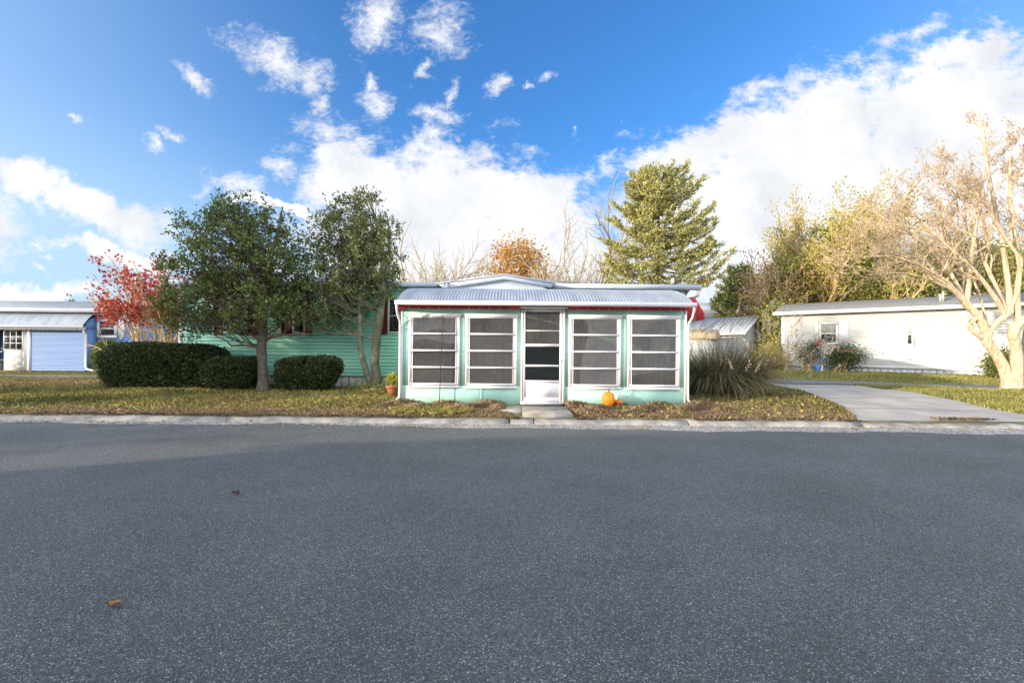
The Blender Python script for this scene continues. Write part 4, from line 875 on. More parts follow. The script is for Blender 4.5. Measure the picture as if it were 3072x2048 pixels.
hb_ = W(336, 1078, 19.8); hedge(9, 'shrub', 'leafy green shrub under the surfboard shutter window', (hb_[0], 19.8, .2), (1.5, 1.1, 1.36), 6000, .09, M['holly_leaf'], 2.4, rough=.12, cat='shrub')

# red maple with pale forked stems behind the long hedge
Pm = dict(seg=5, wig=.13, up=.05, taper=.6, n=[3, 3, 4], t0=.35, ratio=.66, ang=38, rmin=.006)
mb = W(478, 1040, 15.5); mb[2] = .2
def red_flt(p, r): return p[2] > mb[2] + 1.75 + .5 * r.uniform() + .5 * (p[0] < mb[0] - .8) and (p[0] > mb[0] - 1.7 or (p[0] > mb[0] - 2.5 and r.uniform() < .35))
grown_tree(33, 'red_maple', 'red leaved maple with pale forked stems behind the long hedge', mb, 3.85, Pm, M['pale_bark'], M['red_leaf'], 11, .10, .12, 3, .06, 6, .34, first=.5, flt=red_flt, keep=.42, aspect=.75)
# low autumn shrubs beyond the blue house roof
for k, (px, py, Y, rr) in enumerate(((175, 900, 34, 30), (215, 895, 34, 40), (262, 885, 34, 36), (320, 880, 33, 40))):
    b = W(px, py, Y); lab = ('rust red treetop at the far left beyond the blue house roof', 'brown green treetop second from the left beyond the blue house roof', 'red and green treetop beside the maple beyond the blue house roof', 'olive treetop seen through the red maple')[k]
    grown_tree(40 + k, 'autumn_tree', lab, (b[0], Y, .1), b[2] + .3, dict(seg=4, wig=.15, up=.05, taper=.6, n=[3, 4, 4], t0=.45, ratio=.6, ang=40, rmin=.012), M['twig_tan'], M['rust_leaf'] if k < 3 else M['yellow_leaf'], 8, .2, .28, 3, .14, group='treetops beyond the blue house')
# leafless trees behind the mint house
Pb = dict(seg=5, wig=.15, up=.04, taper=.6, n=[5, 5, 5], t0=.25, ratio=.66, ang=36, rmin=.011)
for k, (px, py, Y, st) in enumerate(((1225, 700, 25, 3), (1330, 742, 27, 4), (1395, 790, 29, 3), (1650, 770, 28, 3), (1720, 735, 27, 3), (1800, 610, 29, 2))):
    b = W(px, py, Y)
    lab = ('leafless grey tree touching the right edge of the paler holly', 'broad leafless tree behind the left half of the porch roof', 'low leafless tree just left of the orange oak', 'leafless tree just right of the orange oak', 'leafless pale tree midway between the oak and the spruce', 'tall leafless tree rising at the left side of the spruce')[k]
    grown_tree(50 + k, 'bare_tree', lab, (b[0], Y, .1), b[2] * 1.18, Pb, M['twig_grey'], None, stems=st, spread=.28, r=.11 if k < 5 else .15, group='leafless trees behind the mint house', first=.44)
OAK = [E(1550, 765, 62, 42, 32, 1.3), E(1500, 800, 45, 34, 32, 1.1), E(1590, 795, 48, 42, 32, 1.2), E(1635, 835, 40, 26, 32, 1.0), E(1560, 850, 90, 40, 32, 1.4)]
# spruce
def spruce(seed, name, label, base, H, z0, Rl, Rr, leaf, nb=7, step=.36, pw_=.47):
    rng = np.random.default_rng(seed); root = thing(name, label, 'tree', tuple(base)); base = np.array(base, float)
    lines = [(np.array([base + (0, 0, -.1), base + (0, 0, H * .5), base + (.05, 0, H * .98)]), [.24, .15, .02])]; P = []; D = []
    z = z0
    while z < H - .05:
        t = (z - z0) / (H - z0)
        for k in range(nb):
            an = rng.uniform(0, 2 * np.pi); ca = math.cos(an); R = (Rr if ca > 0 else Rl) * abs(ca) + (Rl + Rr) / 2 * (1 - abs(ca))
            L = R * (1 - t) ** pw_ * rng.uniform(.62, 1.05) * (1 if t > .12 else .75 + 2 * t) + .15
            if rng.uniform() < .06: L *= 1.12
            n = 6; tt = np.linspace(0, 1, n + 1); sl = .5 * t - .16 + rng.uniform(-.08, .08)
            q = base + np.array((0, 0, z)) + np.stack([ca * L * tt, math.sin(an) * L * tt, L * (sl * tt + .22 * tt ** 2.5 - .10 * np.sin(tt * 3.1))], 1) + rng.normal(0, .02 * L, (n + 1, 3)) * tt[:, None]
            lines.append((q, np.linspace(.014 + .011 * L, .008, n + 1)))
            m = max(4, int(L * (9 if t > .2 else 5.5)))
            for s in range(m):
                f = (1 - rng.uniform(0, 1) ** 1.5 * .8); x = f * n; i = min(int(x), n - 1); c = q[i] + (q[i + 1] - q[i]) * (x - i); bd = unit(q[i + 1] - q[i])
                side = unit(np.cross(bd, (0, 0, 1)))*rng.choice((-1, 1)); dd = unit(bd * .75 + side * rng.uniform(.1, .9) + np.array((0, 0, rng.uniform(-.25, .3)))); l2 = .2 + .55 * (1 - f) * L * .4 + .22 * rng.uniform()
                l2 = min(l2, .8); nn = int(9 + l2 * 14)
                u = rng.uniform(0, 1, nn)[:, None]; P.append(c + dd * l2 * u + rng.normal(0, .03, (nn, 3))); D.append(np.repeat((dd * .6)[None], nn, 0) + rng.normal(0, .42, (nn, 3)) + (0, 0, .2))
                if rng.uniform() < .45: lines.append((np.array([c, c + dd * l2 * .5, c + dd * l2]), [.012, .009, .006]))
        z += step * (1 - .45 * t) * rng.uniform(.8, 1.2)
    V, Fq = tubes(lines); link_mesh('trunk', V, Fq, M['spruce_bark'], root, sm=True)
    P = np.concatenate(P); D = np.concatenate(D); V, Fq = leaves(rng, P, .17, .30, D=D); link_mesh('crown', V, Fq, leaf, root)
sb = W(1972, 900, 25)
spruce(70, 'spruce_tree', 'tall golden green spruce rising behind the right end of the mint house', (sb[0], 25, .1), 10.95, 4.7, 3.5, 3.8, M['spruce_needle'], 9, .38)
jb = W(2213, 900, 31)
spruce(71, 'juniper_tree', 'small yellow green evergreen between the spruce and the ivy clad trees', (jb[0], 31, .1), 6.9, .8, 2.0, 1.9, M['juniper'], 8, .3)

def mass(seed, name, label, ells, n, leaf, lsize, base, group=None, twig=None, cat='tree', part='crown'):
    """leafy clumps round stems inside a union of ellipsoids"""
    rng = np.random.default_rng(seed); root = thing(name, label, cat, tuple(base), 0, group)
    C = ell_points(rng, ells, max(8, n // 45)); P = np.repeat(C, 45, 0) + rng.normal(0, lsize * 1.9, (len(C) * 45, 3)); P[:, 2] = np.maximum(P[:, 2], .08)
    V, Fq = leaves(rng, P, lsize, .62, D=rng.normal(0, 1, P.shape) + (0, 0, .3)); link_mesh(part, V, Fq, leaf, root)
    bs = np.array(base); lines = []
    for c in C[::2]:
        f = bs + np.array((rng.normal(0, .12), rng.normal(0, .12), 0)) * (1 + .3 * abs(c[0] - bs[0])); tt = np.linspace(0, 1, 6)[:, None]
        p = f + (c - f) * np.concatenate([tt ** 1.5, tt ** 1.5, tt ** .9], 1) + rng.normal(0, .05, (6, 3)) * np.sin(tt * np.pi); lines.append((p, np.linspace(.035, .008, 6)))
    V, Fq = tubes(lines); link_mesh('trunk' if cat == 'tree' else 'stems', V, Fq, twig or M['twig_tan'], root)
    return root
mass(60, 'oak_tree', 'orange brown oak behind the gable of the mint house', OAK, 4700, M['orange_leaf'], .2, (W(1560, 900, 32)[0], 32, .1))
# ivy and vine clad trees right of the juniper
Pv = dict(seg=5, wig=.14, up=.08, taper=.62, n=[5, 5, 5], t0=.3, ratio=.63, ang=34, rmin=.012)
def vine_tree(seed, label, px, top, Y, st, r, leaf, keep, per, ivy):
    b = W(px, 1000, Y); tz = W(px, top, Y)[2]
    t = grown_tree(seed, 'vine_tree', label, (b[0], Y, .1), tz * 1.06, Pv, M['twig_tan'], leaf, per, .14, .22, 3, r, stems=st, spread=.2, keep=keep, group='vine clad trees right of the spruce')
    if ivy:
        rng = np.random.default_rng(seed + 500); C = ell_points(rng, ivy, 110); P = np.repeat(C, 55, 0) + rng.normal(0, .28, (len(C) * 55, 3))
        V, Fq = leaves(rng, P, .19, .65); link_mesh('ivy', V, Fq, M['ivy_leaf'], t)
vine_tree(80, 'tall tree with yellow green vines and a pale straggling top, beyond the white house corner', 2440, 520, 29, 3, .2, M['yellow_leaf'], .9, 11, [E(2440, 830, 50, 90, 29, 1.2), E(2520, 800, 90, 70, 29, 1.4), E(2500, 720, 70, 60, 29, 1.2)])
vine_tree(81, 'yellow leaved tree with a leaning top between the vine tree and the brown bare trees', 2550, 500, 31, 4, .2, M['yellow_leaf'], .9, 9, [E(2570, 760, 70, 90, 31, 1.4), E(2560, 850, 110, 50, 31, 1.5)])
vine_tree(82, 'brown tangled vine covered tree directly behind the ivy column', 2345, 720, 28, 4, .15, M['seed_head'], .6, 4, [E(2380, 850, 40, 60, 28, .9), E(2350, 920, 40, 50, 27.5, .8)])
mass(83, 'ivy_column', 'bright green ivy column at the corner of the white house', [E(2318, 960, 26, 50, 25.5, .5), E(2322, 1030, 30, 45, 25.2, .5)], 5200, M['ivy_leaf'], .13, (W(2318, 1090, 25.4)[0], 25.4, .4))
mass(84, 'yellow_shrub', 'yellow autumn shrub at the foot of the ivy column beside the tall grass', [E(2295, 1080, 36, 36, 23.5, .6), E(2325, 1070, 25, 40, 23.6, .5)], 3600, M['yellow_leaf'], .11, (W(2300, 1110, 23.5)[0], 23.5, .35), cat='shrub', part='foliage')
for k, (px, py, rx, ry, Y, lf) in enumerate(((2440, 880, 60, 40, 29.5, 'yellow_leaf'), (2560, 885, 75, 45, 29.5, 'yellow_leaf'), (2660, 880, 55, 42, 29.5, 'evergreen_leaf'), (2790, 850, 75, 70, 29, 'evergreen_leaf'), (2900, 800, 120, 90, 30, 'evergreen_leaf'), (3040, 820, 70, 75, 29, 'ivy_leaf'))):
    lab = ('golden shrub behind the left end of the white house roof', 'wide golden shrub behind the white house roof near its left window', 'dark olive shrub behind the white house roof between the two windows', 'dense green evergreen behind the roof vents of the white house', 'large dark evergreen behind the crape myrtle branches', 'yellow green leafy tree behind the crape myrtle at the right edge')[k]
    b = W(px, 1000, Y); mass(85 + k, 'evergreen_tree' if k > 2 else 'background_shrub', lab, [E(px, py, rx, ry, Y, 1.4), E(px - rx * .4, py + ry * .6, rx * .7, ry, Y, 1.2)], 3200, M[lf], .18, (b[0], Y, .1), cat='tree')
# brown leafless wood behind the white house
Pw = dict(seg=5, wig=.15, up=.04, taper=.6, n=[5, 5, 5], t0=.3, ratio=.64, ang=38, rmin=.012)
wl_ = ('leafless brown tree behind the middle of the white house roof', 'leafless brown tree to the left of the roof vents', 'brown twiggy tree behind the crape myrtle trunk', 'brown twiggy tree at the right edge behind the crape myrtle', 'tall tan tree rising behind the crape myrtle crown', 'low brown tree between the yellow tree and the roof vents')
for k, (px, top, Y) in enumerate(((2650, 640, 33), (2740, 600, 34), (2850, 560, 33), (2990, 520, 34), (3060, 480, 36), (2690, 740, 31))):
    b = W(px, 1000, Y); tz = W(px, top, Y)[2]
    grown_tree(100 + k, 'bare_tree', wl_[k], (b[0], Y, .1), tz * 1.1, Pw, M['twig_tan'], M['seed_head'], 4, .10, .2, 3, .2, stems=3, spread=.25, keep=.5, group='brown trees behind the white house')

# crape myrtle: pale knotted stems in the grass by the drive
def myrtle():
    rng = np.random.default_rng(120); Y = 14.2; root = thing('crape_myrtle', 'knotted pale barked crape myrtle with spreading bare limbs by the drive', 'tree', tuple(W(3040, 1168, Y)))
    S_ = []   # (pixel path, radii, depth offset at end, grow at end)
    def p(pts, rad, d0=0, d1=0): n = len(pts); rad = [q * .86 for q in rad]; S_.append((np.array([W(a, b, Y + d0 + (d1 - d0) * i / (n - 1)) for i, (a, b) in enumerate(pts)]), np.array(rad))); return S_[-1]
    p([(3030, 1180), (3026, 1140), (3010, 1100), (2991, 1065), (2972, 1040), (2957, 1019), (2960, 1000)], [.30, .21, .17, .155, .15, .165, .16])
    p([(2962, 1004), (2945, 968), (2930, 942), (2912, 925), (2898, 912), (2890, 905)], [.15, .13, .12, .115, .13, .10])
    p([(2959, 1021), (2932, 1003), (2913, 988), (2908, 975), (2914, 964), (2928, 955)], [.11, .085, .085, .09, .085, .08])
    p([(2962, 1004), (2975, 984), (2995, 965), (3017, 946), (3030, 935)], [.13, .105, .10, .11, .12])
    p([(3034, 1180), (3045, 1130), (3050, 1080), (3048, 1040), (3040, 1010), (3042, 985), (3062, 965), (3090, 950)], [.30, .22, .17, .15, .15, .16, .15, .13], 0, -.3)
    p([(3050, 1170), (3066, 1110), (3078, 1050), (3085, 1000), (3100, 940)], [.2, .16, .14, .14, .12], 0, .2)
    tops = []
    def sh(pts, r0, r1, d1, lev, L):
        n = len(pts); q, r = p(pts, list(np.linspace(r0, r1, n)), 0, d1); top = pts[-1][1]
        f0, L2, l2 = (.75, .62, 2) if top < 400 else ((.5, .85, 3) if top < 560 else (.36, 1.0, 3)); tops.append((q, r, l2, L2, f0))
    sh([(2898, 913), (2870, 880), (2831, 848), (2780, 815), (2700, 772), (2640, 735)], .075, .022, -.4, 2, .9)
    sh([(2895, 910), (2880, 870), (2850, 815), (2790, 750), (2720, 690), (2660, 660)], .075, .022, .5, 2, .9)
    sh([(2895, 908), (2850, 865), (2790, 838), (2720, 820), (2650, 818)], .06, .02, .2, 2, .75)
    sh([(2900, 905), (2840, 842), (2760, 795), (2680, 768), (2610, 770)], .06, .02, -.8, 2, .75)
    sh([(2900, 908), (2906, 860), (2910, 820), (2918, 740), (2935, 640), (2945, 560)], .085, .03, .2, 2, .8)
    sh([(2897, 908), (2888, 875), (2893, 830), (2870, 760), (2840, 690), (2820, 600)], .055, .022, .9, 2, .9)
    sh([(3017, 946), (2990, 900), (2955, 850), (2918, 806), (2850, 745), (2790, 690), (2740, 640)], .085, .022, -.3, 2, .9)
    sh([(3020, 942), (2995, 880), (2965, 810), (2930, 740), (2890, 660), (2850, 560)], .085, .024, .6, 2, 1.0)
    sh([(3030, 935), (3028, 880), (3018, 800), (3005, 720), (2985, 620), (2965, 520), (2950, 420), (2942, 370)], .10, .028, .3, 2, .75)
    sh([(3055, 968), (3050, 890), (3060, 800), (3040, 690), (3030, 580), (3030, 470)], .10, .028, -.4, 2, 1.0)
    sh([(3085, 950), (3090, 860), (3110, 760), (3100, 640), (3090, 520)], .10, .028, .4, 2, 1.0)
    sh([(3100, 940), (3150, 850), (3200, 740), (3230, 620)], .10, .028, 0, 2, 1.0)
    sh([(3030, 930), (3055, 870), (3064, 780), (3000, 690), (2960, 620), (2900, 540)], .07, .022, -.8, 2, 1.0)
    sh([(2968, 995), (2950, 930), (2938, 880), (2900, 800), (2800, 780), (2720, 730)], .05, .02, 1.0, 2, .9)
    out = [(q, r) for q, r in S_]; tips = []
    Pm2 = dict(seg=4, wig=.15, up=.06, taper=.6, n=[4, 3, 4], t0=.25, ratio=.62, ang=38, rmin=.005)
    for q, r, lev, L, f0 in tops:
        n = len(q)
        for f in np.linspace(f0, 1, 8 if f0 < .7 else 6):
            x = f * (n - 1); i = min(int(x), n - 2); c = q[i] + (q[i + 1] - q[i]) * (x - i); d = unit(q[i + 1] - q[i]); 
            d2 = unit(d + rng.normal(0, .55, 3) + (0, 0, .25)) if f < .99 else d
            grow(rng, c, d2, L * rng.uniform(.5, .95), min(max(r[i + 1] * .7, .012), .03), lev if f > .7 else lev - 1, Pm2, out, tips)
    V, Fq = tubes(out, 10)
    link_mesh('trunk', V, Fq, M['myrtle_bark'], root, sm=True)
    Pn, D = scatter(rng, tips, 2, .03, .3); V, Fq = leaves(rng, Pn, .04, .8, D=D); link_mesh('seed_heads', V, Fq, M['seed_head'], root)
myrtle()
# roses and shrubs before the white house
mass(130, 'rose_bush', 'sparse twiggy rose bush under the left window of the white house', [E(2415, 1060, 48, 36, 22.3, .4), E(2440, 1035, 30, 22, 22.3, .3)], 1500, M['rose_leaf'], .075, (W(2418, 1108, 22.3)[0], 22.3, .42), 'rose bushes before the white house', cat='shrub', part='foliage')
mass(131, 'rose_bush', 'leafier rose bush with pink flowers right of the blue garden ornament', [E(2520, 1080, 42, 34, 21.4, .4), E(2550, 1068, 40, 28, 21.2, .4), E(2495, 1070, 18, 40, 21.5, .3)], 3200, M['rose_leaf'], .085, (W(2525, 1112, 21.4)[0], 21.4, .42), 'rose bushes before the white house', cat='shrub', part='foliage')
r_ = np.random.default_rng(6)
for nm, cc in (('rose_bush', [E(2458, 1030, 14, 10, 22.2, .3)]), ('rose_bush.001', [E(2540, 1050, 45, 12, 21.1, .3), E(2490, 1045, 10, 12, 21.3, .2)])):
    P = np.repeat(ell_points(r_, cc, 14), 12, 0); P = P + r_.normal(0, .035, P.shape); V, Fq = leaves(r_, P, .08, .8); link_mesh('flowers', V, Fq, M['rose_flower'], bpy.data.objects[nm])
mass(132, 'shrub', 'dark low shrub by the white house wall behind the crape myrtle', [E(2975, 1100, 38, 26, 18.1, .4), E(3000, 1085, 30, 34, 18.0, .4)], 3000, M['evergreen_leaf'], .08, (W(2985, 1128, 18.1)[0], 18.1, .45), cat='shrub', part='foliage')
oc = W(2462, 1112, 21.9)
og = thing('garden_ornament', 'small blue garden ornament with a pointed white front at the white house wall', 'ornament', (oc[0], 21.9, .42))
MB().lathe([(.12, 0), (.15, .12), (.16, .28), (.10, .33), (.02, .34)], (oc[0] - .06, 22.0, .42), 16).build('body', M['ornament_blue'], og, sm=True); MB().lathe([(.11, 0), (.075, .14), (.03, .3), (.005, .36)], (oc[0] + .05, 21.86, .42), 14).build('cone', M['white_trim'], og, sm=True)

# trees out of the picture on the left whose crowns dapple the hedges, the mint wall and the white house
def shade_tree(seed, label, base, ells, n):
    mass(seed, 'leafy_tree', label, ells, n, M['holly_leaf'], .16, base, 'trees left of the picture')
def gap_tree(seed, label, x, y, h, n): mass(seed, 'leafy_tree', label, [((x, y, h * .6), (1.7, 1.0, h * .4)), ((x + 1, y, h * .35), (1.6, .9, h * .3))], n, M['holly_leaf'], .16, (x, y, .1), 'trees left of the picture')
gap_tree(143, 'small tree out of view in the gap between the homes across the street, nearer one', -26.2, -3.6, 4.6, 2200)
gap_tree(144, 'small tree out of view in the gap between the homes across the street, middle one', -28.6, -4.0, 4.8, 2700)
gap_tree(145, 'small tree out of view in the gap between the homes across the street, farther one', -31.6, -4.2, 5.0, 2700)
shade_tree(142, 'tall thin crowned tree out of view to the left', (-24.4, 2.4, .1), [((-25.6, 2.4, 9.0), (1.6, 1.1, 1.7)), ((-23.6, 2.2, 8.8), (1.2, .8, 1.6)), ((-24.4, 2.4, 7.2), (1.0, .9, .9))], 3600)
shade_tree(140, 'leafy tree out of view to the left, nearest the street', (-22.5, 3.0, .1), [((-22.5, 3, 4.6), (1.9, 1.9, 1.7)), ((-22.6, 3.2, 6.2), (1.2, 1.2, .9))], 3000)
shade_tree(141, 'leafy tree out of view to the left, shading the long hedge', (-26.2, 4.0, .1), [((-26.2, 4, 4.0), (2.2, 2.2, 1.9)), ((-26, 4, 6.4), (1.3, 1.3, 1.2))], 4200)

# ------------------------------------------------------------------ tall ornamental grass beside the porch
def arch_blades(rng, base, n, L, spread, w, zlift=.0, curl=1.0, seg=6):
    an = rng.uniform(0, 2 * np.pi, n); rr = spread * np.sqrt(rng.uniform(0, 1, n)); dirs = np.stack([np.cos(an), np.sin(an)], 1)
    P0 = np.array(base) + np.concatenate([dirs * rr[:, None], np.zeros((n, 1))], 1)
    Ln = L * rng.uniform(.5, 1.15, n); th0 = np.radians(rng.uniform(4, 40, n)) + rr / spread * .25; kap = curl * rng.uniform(.2, 1.5, n)
    a2 = an + rng.normal(0, .5, n); d2 = np.stack([np.cos(a2) + .18, np.sin(a2)], 1); d2 = unit(d2); side = np.stack([-d2[:, 1], d2[:, 0], np.zeros(n)], 1)
    p = P0.copy(); Vs = []
    for k in range(seg + 1):
        ww = w * (1 - (k / seg) ** 2) * .5 + .0008; Vs.append(np.stack([p - side * ww, p + side * ww], 1))
        th = th0 + kap * (k / seg) ** 1.3 * 1.3
        p = p + np.concatenate([d2 * np.sin(th)[:, None], np.cos(th)[:, None]], 1) * (Ln / seg)[:, None]; p[:, 2] = np.maximum(p[:, 2], .03)
    V = np.stack(Vs, 1).reshape(n, -1, 3); m = (seg + 1) * 2; b = np.arange(n)[:, None] * m
    Fs = [b + np.array([[2 * k, 2 * k + 1, 2 * k + 3, 2 * k + 2]]) for k in range(seg)]
    return V.reshape(-1, 3), np.stack(Fs, 1).reshape(-1, 4), p
rg = np.random.default_rng(150); gx, gy_ = W(2165, 1180, 12.0)[0], 12.0; gb = (gx, gy_, .17)
og = thing('ornamental_grass', 'tall arching clump of ornamental grass with feathery plumes beside the porch', 'grass clump', gb)
V, Fq, tp = arch_blades(rg, gb, 8000, 1.68, .6, .0075, curl=1.25); link_mesh('blades', V, Fq, M['plume_blade'], og)
V, Fq, tp = arch_blades(rg, gb, 190, 1.9, .7, .006, curl=.5); link_mesh('stems', V, Fq, M['straw'], og)
P = np.repeat(tp, 40, 0); d = rg.normal(0, 1, P.shape) * (.35, .35, .2) + (.35, 0, .8); P = P + np.repeat(unit(rg.normal(0, .25, tp.shape) + (.25, 0, .9)), 40, 0) * rg.uniform(-.05, .24, (len(P), 1)) + rg.normal(0, .012, P.shape)
V, Fq = leaves(rg, P, .05, .22, D=d); link_mesh('plumes', V, Fq, M['plume_head'], og)

# ------------------------------------------------------------------ grass, dry stalks, fallen leaves
DLn, DRn = np.array(dl), np.array(dr)
def free(x, y):
    onl = (x > np.interp(y, DLn[:, 1], DLn[:, 0]) - .02) & (x < np.interp(y, DRn[:, 1], DRn[:, 0]) + .03) & (y < 17)
    ld = lane_dist(x, y); onn = (ld > -1.34) & (ld < 1.48) & (x > 6)
    path = (x < -11.4) & (y > 16.35) & (y < 17.95)
    house_ = (x > X0 - .02) & (x < X1 + .03) & (y > Yp - .01) | (y > YT + .02) & (x > TX0) & (x < TX1)
    wk = (x > -.2) & (x < 1.12) & (y < 9.75) & ((x > .18) | (y > 8.75))
    return ~(onl | onn | path | house_ | wk) & (y > 8.19)
def region(rng, x0, x1, y0, y1, n, clump=0.0):
    x = rng.uniform(x0, x1, n); y = rng.uniform(y0, y1, n)
    if clump:
        c = rng.integers(0, max(1, n // 14), n); cx = rng.uniform(x0, x1, max(1, n // 14)); cy = rng.uniform(y0, y1, max(1, n // 14)); x = cx[c] + rng.normal(0, clump, n); y = np.clip(cy[c] + rng.normal(0, clump, n), y0, y1)
    k = free(x, y); x, y = x[k], y[k]; return np.stack([x, y, gz(x, y) - .005], 1)
rg = np.random.default_rng(160)
def patch(P): return 0.5 + 0.5 * np.sin(P[:, 0] * 1.3 + 1.1 * np.sin(P[:, 1] * 1.7)) * np.sin(P[:, 1] * 2.3 + P[:, 0] * .6)
A = [region(rg, -11.5, -2.3, 8.2, 10.2, 52000), region(rg, -12.5, -2.3, 10.2, 13, 26000), region(rg, -24, -9, 11, 16.3, 26000), region(rg, -30, -10, 17.9, 20.2, 9000), region(rg, 5, 9, 8.2, 15.5, 22000)]
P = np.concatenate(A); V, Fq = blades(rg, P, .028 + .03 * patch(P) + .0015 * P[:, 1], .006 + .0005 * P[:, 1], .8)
o = link_mesh('lawn_grass', V, Fq, M['grass_blade']); tag(o, 'short green and tan grass of the shaded front lawn', 'grass', kind='stuff')
A = [region(rg, -9, -2.4, 8.2, 8.9, 9000, .16), region(rg, -20, -9, 8.2, 9.2, 5000, .2), region(rg, -9, -2.4, 8.8, 11, 3000, .12), region(rg, -16, -9, 12, 16, 5000, .4)]
P = np.concatenate(A); V, Fq = blades(rg, P, .075, .009, 1.0); o = link_mesh('straw_patches', V, Fq, M['straw']); tag(o, 'worn straw coloured patches of grass along the kerb on the left', 'dry grass', kind='stuff')
A = [region(rg, -12, -2.4, 8.6, 12.2, 9000, .14), region(rg, 4.5, 8.5, 8.6, 14, 5000, .12)]
P = np.concatenate(A); V, Fq = blades(rg, P, .09, .009, .8); o = link_mesh('grass_tufts', V, Fq, M['green_blade']); tag(o, 'longer fresh green tufts scattered over the shaded lawn', 'grass', kind='stuff')
A = [region(rg, 10, 18, 8.2, 15.5, 60000), region(rg, 11, 19, 14, 23, 46000), region(rg, -4.6, -2.6, 10.2, 12.4, 2500)]
P = np.concatenate(A); V, Fq = blades(rg, P, .05 + .05 * patch(P), .007 + .0005 * P[:, 1], .7)
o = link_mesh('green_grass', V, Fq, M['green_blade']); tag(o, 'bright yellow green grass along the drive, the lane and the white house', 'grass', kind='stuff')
A = [region(rg, -2.6, -.1, 8.25, 9.74, 27000, .06), region(rg, 1.2, 4.2, 8.35, 9.7, 14000, .05), region(rg, 3.7, 6.3, 8.25, 9.8, 9000, .05), region(rg, 4.2, 7.2, 8.25, 11.5, 6000, .05), region(rg, -7, -2.4, 8.2, 8.9, 6000, .05), region(rg, -.8, -.1, 8.25, 8.5, 500, .04)]
P = np.concatenate(A); hh = .06 + .10 * smooth(8.3, 9.3, P[:, 1]) * (P[:, 0] > -2.7) * (P[:, 0] < 4.3) * (.5 + .5 * np.sin(P[:, 0] * 7 + 2) * np.sin(P[:, 1] * 5))
V, Fq = blades(rg, P, hh, .009, .9); o = link_mesh('dry_grass', V, Fq, M['straw']); tag(o, 'dry straw coloured stalks in front of the porch', 'dry grass', kind='stuff')
P = np.concatenate([region(rg, -2.3, -.8, 8.3, 9.3, 2200, .05), region(rg, 1.6, 3.6, 8.5, 9.5, 350, .04)]); V, Fq = blades(rg, P, .12, .009, .7); o = link_mesh('green_tufts', V, Fq, M['green_blade']); tag(o, 'yellow green weed tufts among the dry stalks left of the door', 'weeds', kind='stuff')
xx = rg.uniform(-22, 6.2, 9000); kk = (np.sin(xx * 2.1) + np.sin(xx * 5.3 + 1) + rg.normal(0, .8, 9000) > .5) & ~((xx > .18) & (xx < 1.14)); xx = xx[kk]
P = np.stack([xx, 8.13 + rg.normal(0, .035, len(xx)), np.full(len(xx), .066)], 1); V, Fq = blades(rg, P, .05, .01, 1.5, D=np.tile((0., -1., 0.), (len(xx), 1)))
o = link_mesh('kerb_grass', V, Fq, M['straw']); tag(o, 'ragged dry grass hanging over the edge of the kerb', 'grass', kind='stuff')
n = 2600; P = np.stack([rg.uniform(-14, 14, n), 7.86 - np.abs(rg.normal(0, .22, n)), np.full(n, .004)], 1); V, Fq = leaves(rg, P, .022, .8, .7, D=rg.normal(0, 1, P.shape) * (1, 1, .3))
o = link_mesh('gutter_grit', V, Fq, M['grit']); tag(o, 'loose grit and crumbled leaves lying along the kerb', 'grit', kind='stuff')
n = 150; P = np.stack([rg.uniform(-12, 12, n), 7.84 - np.abs(rg.normal(0, .2, n)), np.full(n, .012)], 1); V, Fq = leaves(rg, P, .05, .7, .4, D=rg.normal(0, 1, P.shape) * (1, 1, .35))
o = link_mesh('kerb_leaves', V, Fq, M['fallen_leaf']); tag(o, 'brown leaves blown against the kerb', 'fallen leaves', kind='stuff')
# weeds in the joint at the foot of the drive
P = np.stack([rg.uniform(6.9, 9.9, 900), 8.19 + rg.normal(0, .03, 900), np.full(900, .1)], 1); P = P[(np.sin(P[:, 0] * 2.6) > -.25) & (P[:, 0] > 7.6)]
V, Fq = blades(rg, P, .06, .011, 1.3); o = link_mesh('joint_weeds', V, Fq, M['straw']); tag(o, 'brown weeds growing in the joint at the foot of the drive', 'weeds', kind='stuff')
A = [region(rg, 1.2, 7.2, 8.25, 9.7, 900), region(rg, 3.8, 7.6, 9.7, 12.4, 900), region(rg, -11, -2, 8.2, 12, 420), region(rg, 10.5, 17, 8.4, 14, 160), region(rg, -20, -9, 12, 16, 160)]
P = np.concatenate(A); P[:, 2] += rg.uniform(.015, .06, len(P)); D = rg.normal(0, 1, P.shape) * (1, 1, .35); V, Fq = leaves(rg, P, .055, .75, .5, D=D)
o = link_mesh('leaf_litter', V, Fq, M['fallen_leaf']); tag(o, 'brown and yellow fallen leaves strewn over the beds and lawns', 'fallen leaves', kind='stuff')
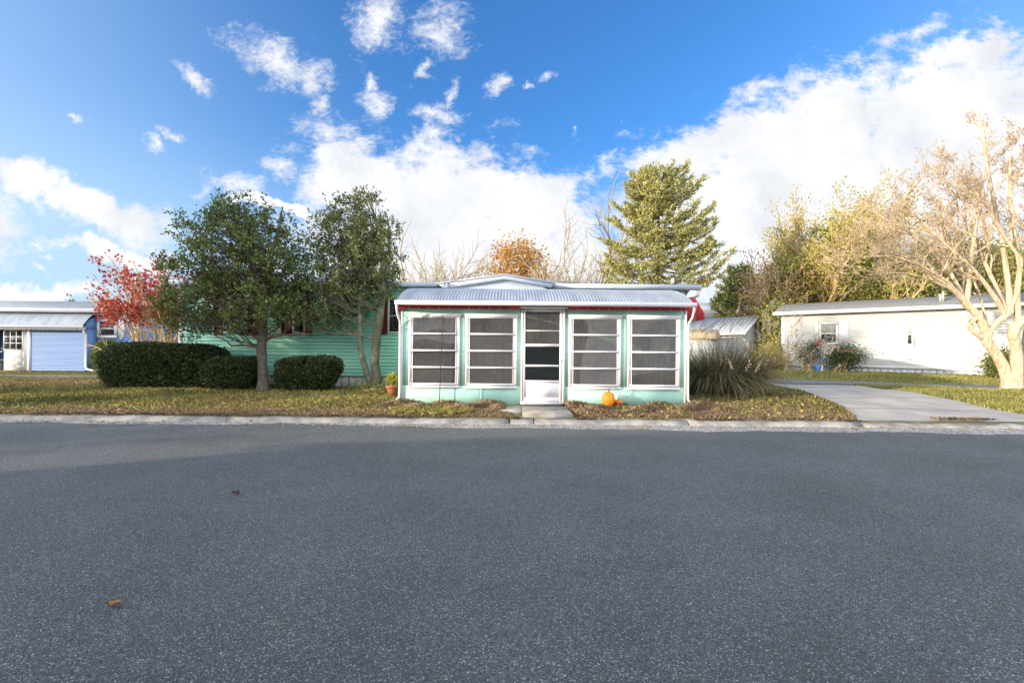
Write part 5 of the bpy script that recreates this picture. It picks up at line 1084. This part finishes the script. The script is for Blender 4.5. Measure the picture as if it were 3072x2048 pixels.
mass(170, 'ground_ivy', 'low leafy ground cover at the foot of the two trunked holly', [((-3.9, 12.0, .28), (.6, .4, .14)), ((-3.2, 11.4, .24), (.5, .35, .1))], 1500, M['ivy_leaf'], .05, (-3.6, 11.8, .18), cat='plant', part='foliage')
# two single leaves and a twig on the road
def ground_pt(px, py, z=.004):
    Y = (CAMZ - z) * F / ((py - 1056) - (px - 1536) * ROLL); return W(px, py, Y)
def road_leaf(label, px, py, L, wd, rot, m, seed):
    r = np.random.default_rng(seed); c = ground_pt(px, py); n = 9; V = []; Fs = []
    for i in range(n):
        t = i / (n - 1); w_ = wd * (math.sin(math.pi * min(1, t * .93 + .05)) ** .7) * (1 + .25 * math.sin(i * 2.4)); z = .006 + .012 * math.sin(t * 5 + seed) ** 2
        for j, s in enumerate((-1, -.4, 0, .5, 1)): V.append(((t - .5) * L, s * w_ / 2, z + .016 * abs(s) ** 1.5 * (1 + .4 * math.sin(i + j))))
    for i in range(n - 1):
        for j in range(4): Fs.append((i * 5 + j, i * 5 + j + 1, i * 5 + j + 6, i * 5 + j + 5))
    V = np.array(V); ca, sa = math.cos(rot), math.sin(rot); V = np.stack([V[:, 0] * ca - V[:, 1] * sa, V[:, 0] * sa + V[:, 1] * ca, V[:, 2]], 1) + (c[0], c[1], 0)
    tag(link_mesh('fallen_leaf', V, Fs, m, origin=(c[0], c[1], 0), sm=True), label, 'leaf')
road_leaf('curled tan leaf lying alone on the near left asphalt', 342, 1819, .066, .034, .1, mat('tan_leaf', (.42, .25, .13), (.28, .15, .07), scale=40), 1)
road_leaf('small dark red leaf lying on the asphalt in the middle left', 707, 1480, .075, .05, -.3, mat('dark_leaf', (.13, .05, .045), (.08, .03, .03), scale=40), 2)
c = ground_pt(822, 1871); tag(MB().tube([(c[0] - .06, c[1], .006), (c[0] - .02, c[1] - .004, .008), (c[0] + .02, c[1] - .003, .006), (c[0] + .06, c[1] + .003, .007)], .0013, 5).build('twig', M['twig_grey'], origin=tuple(c)), 'thin pale twig lying on the asphalt right of the tan leaf', 'twig')
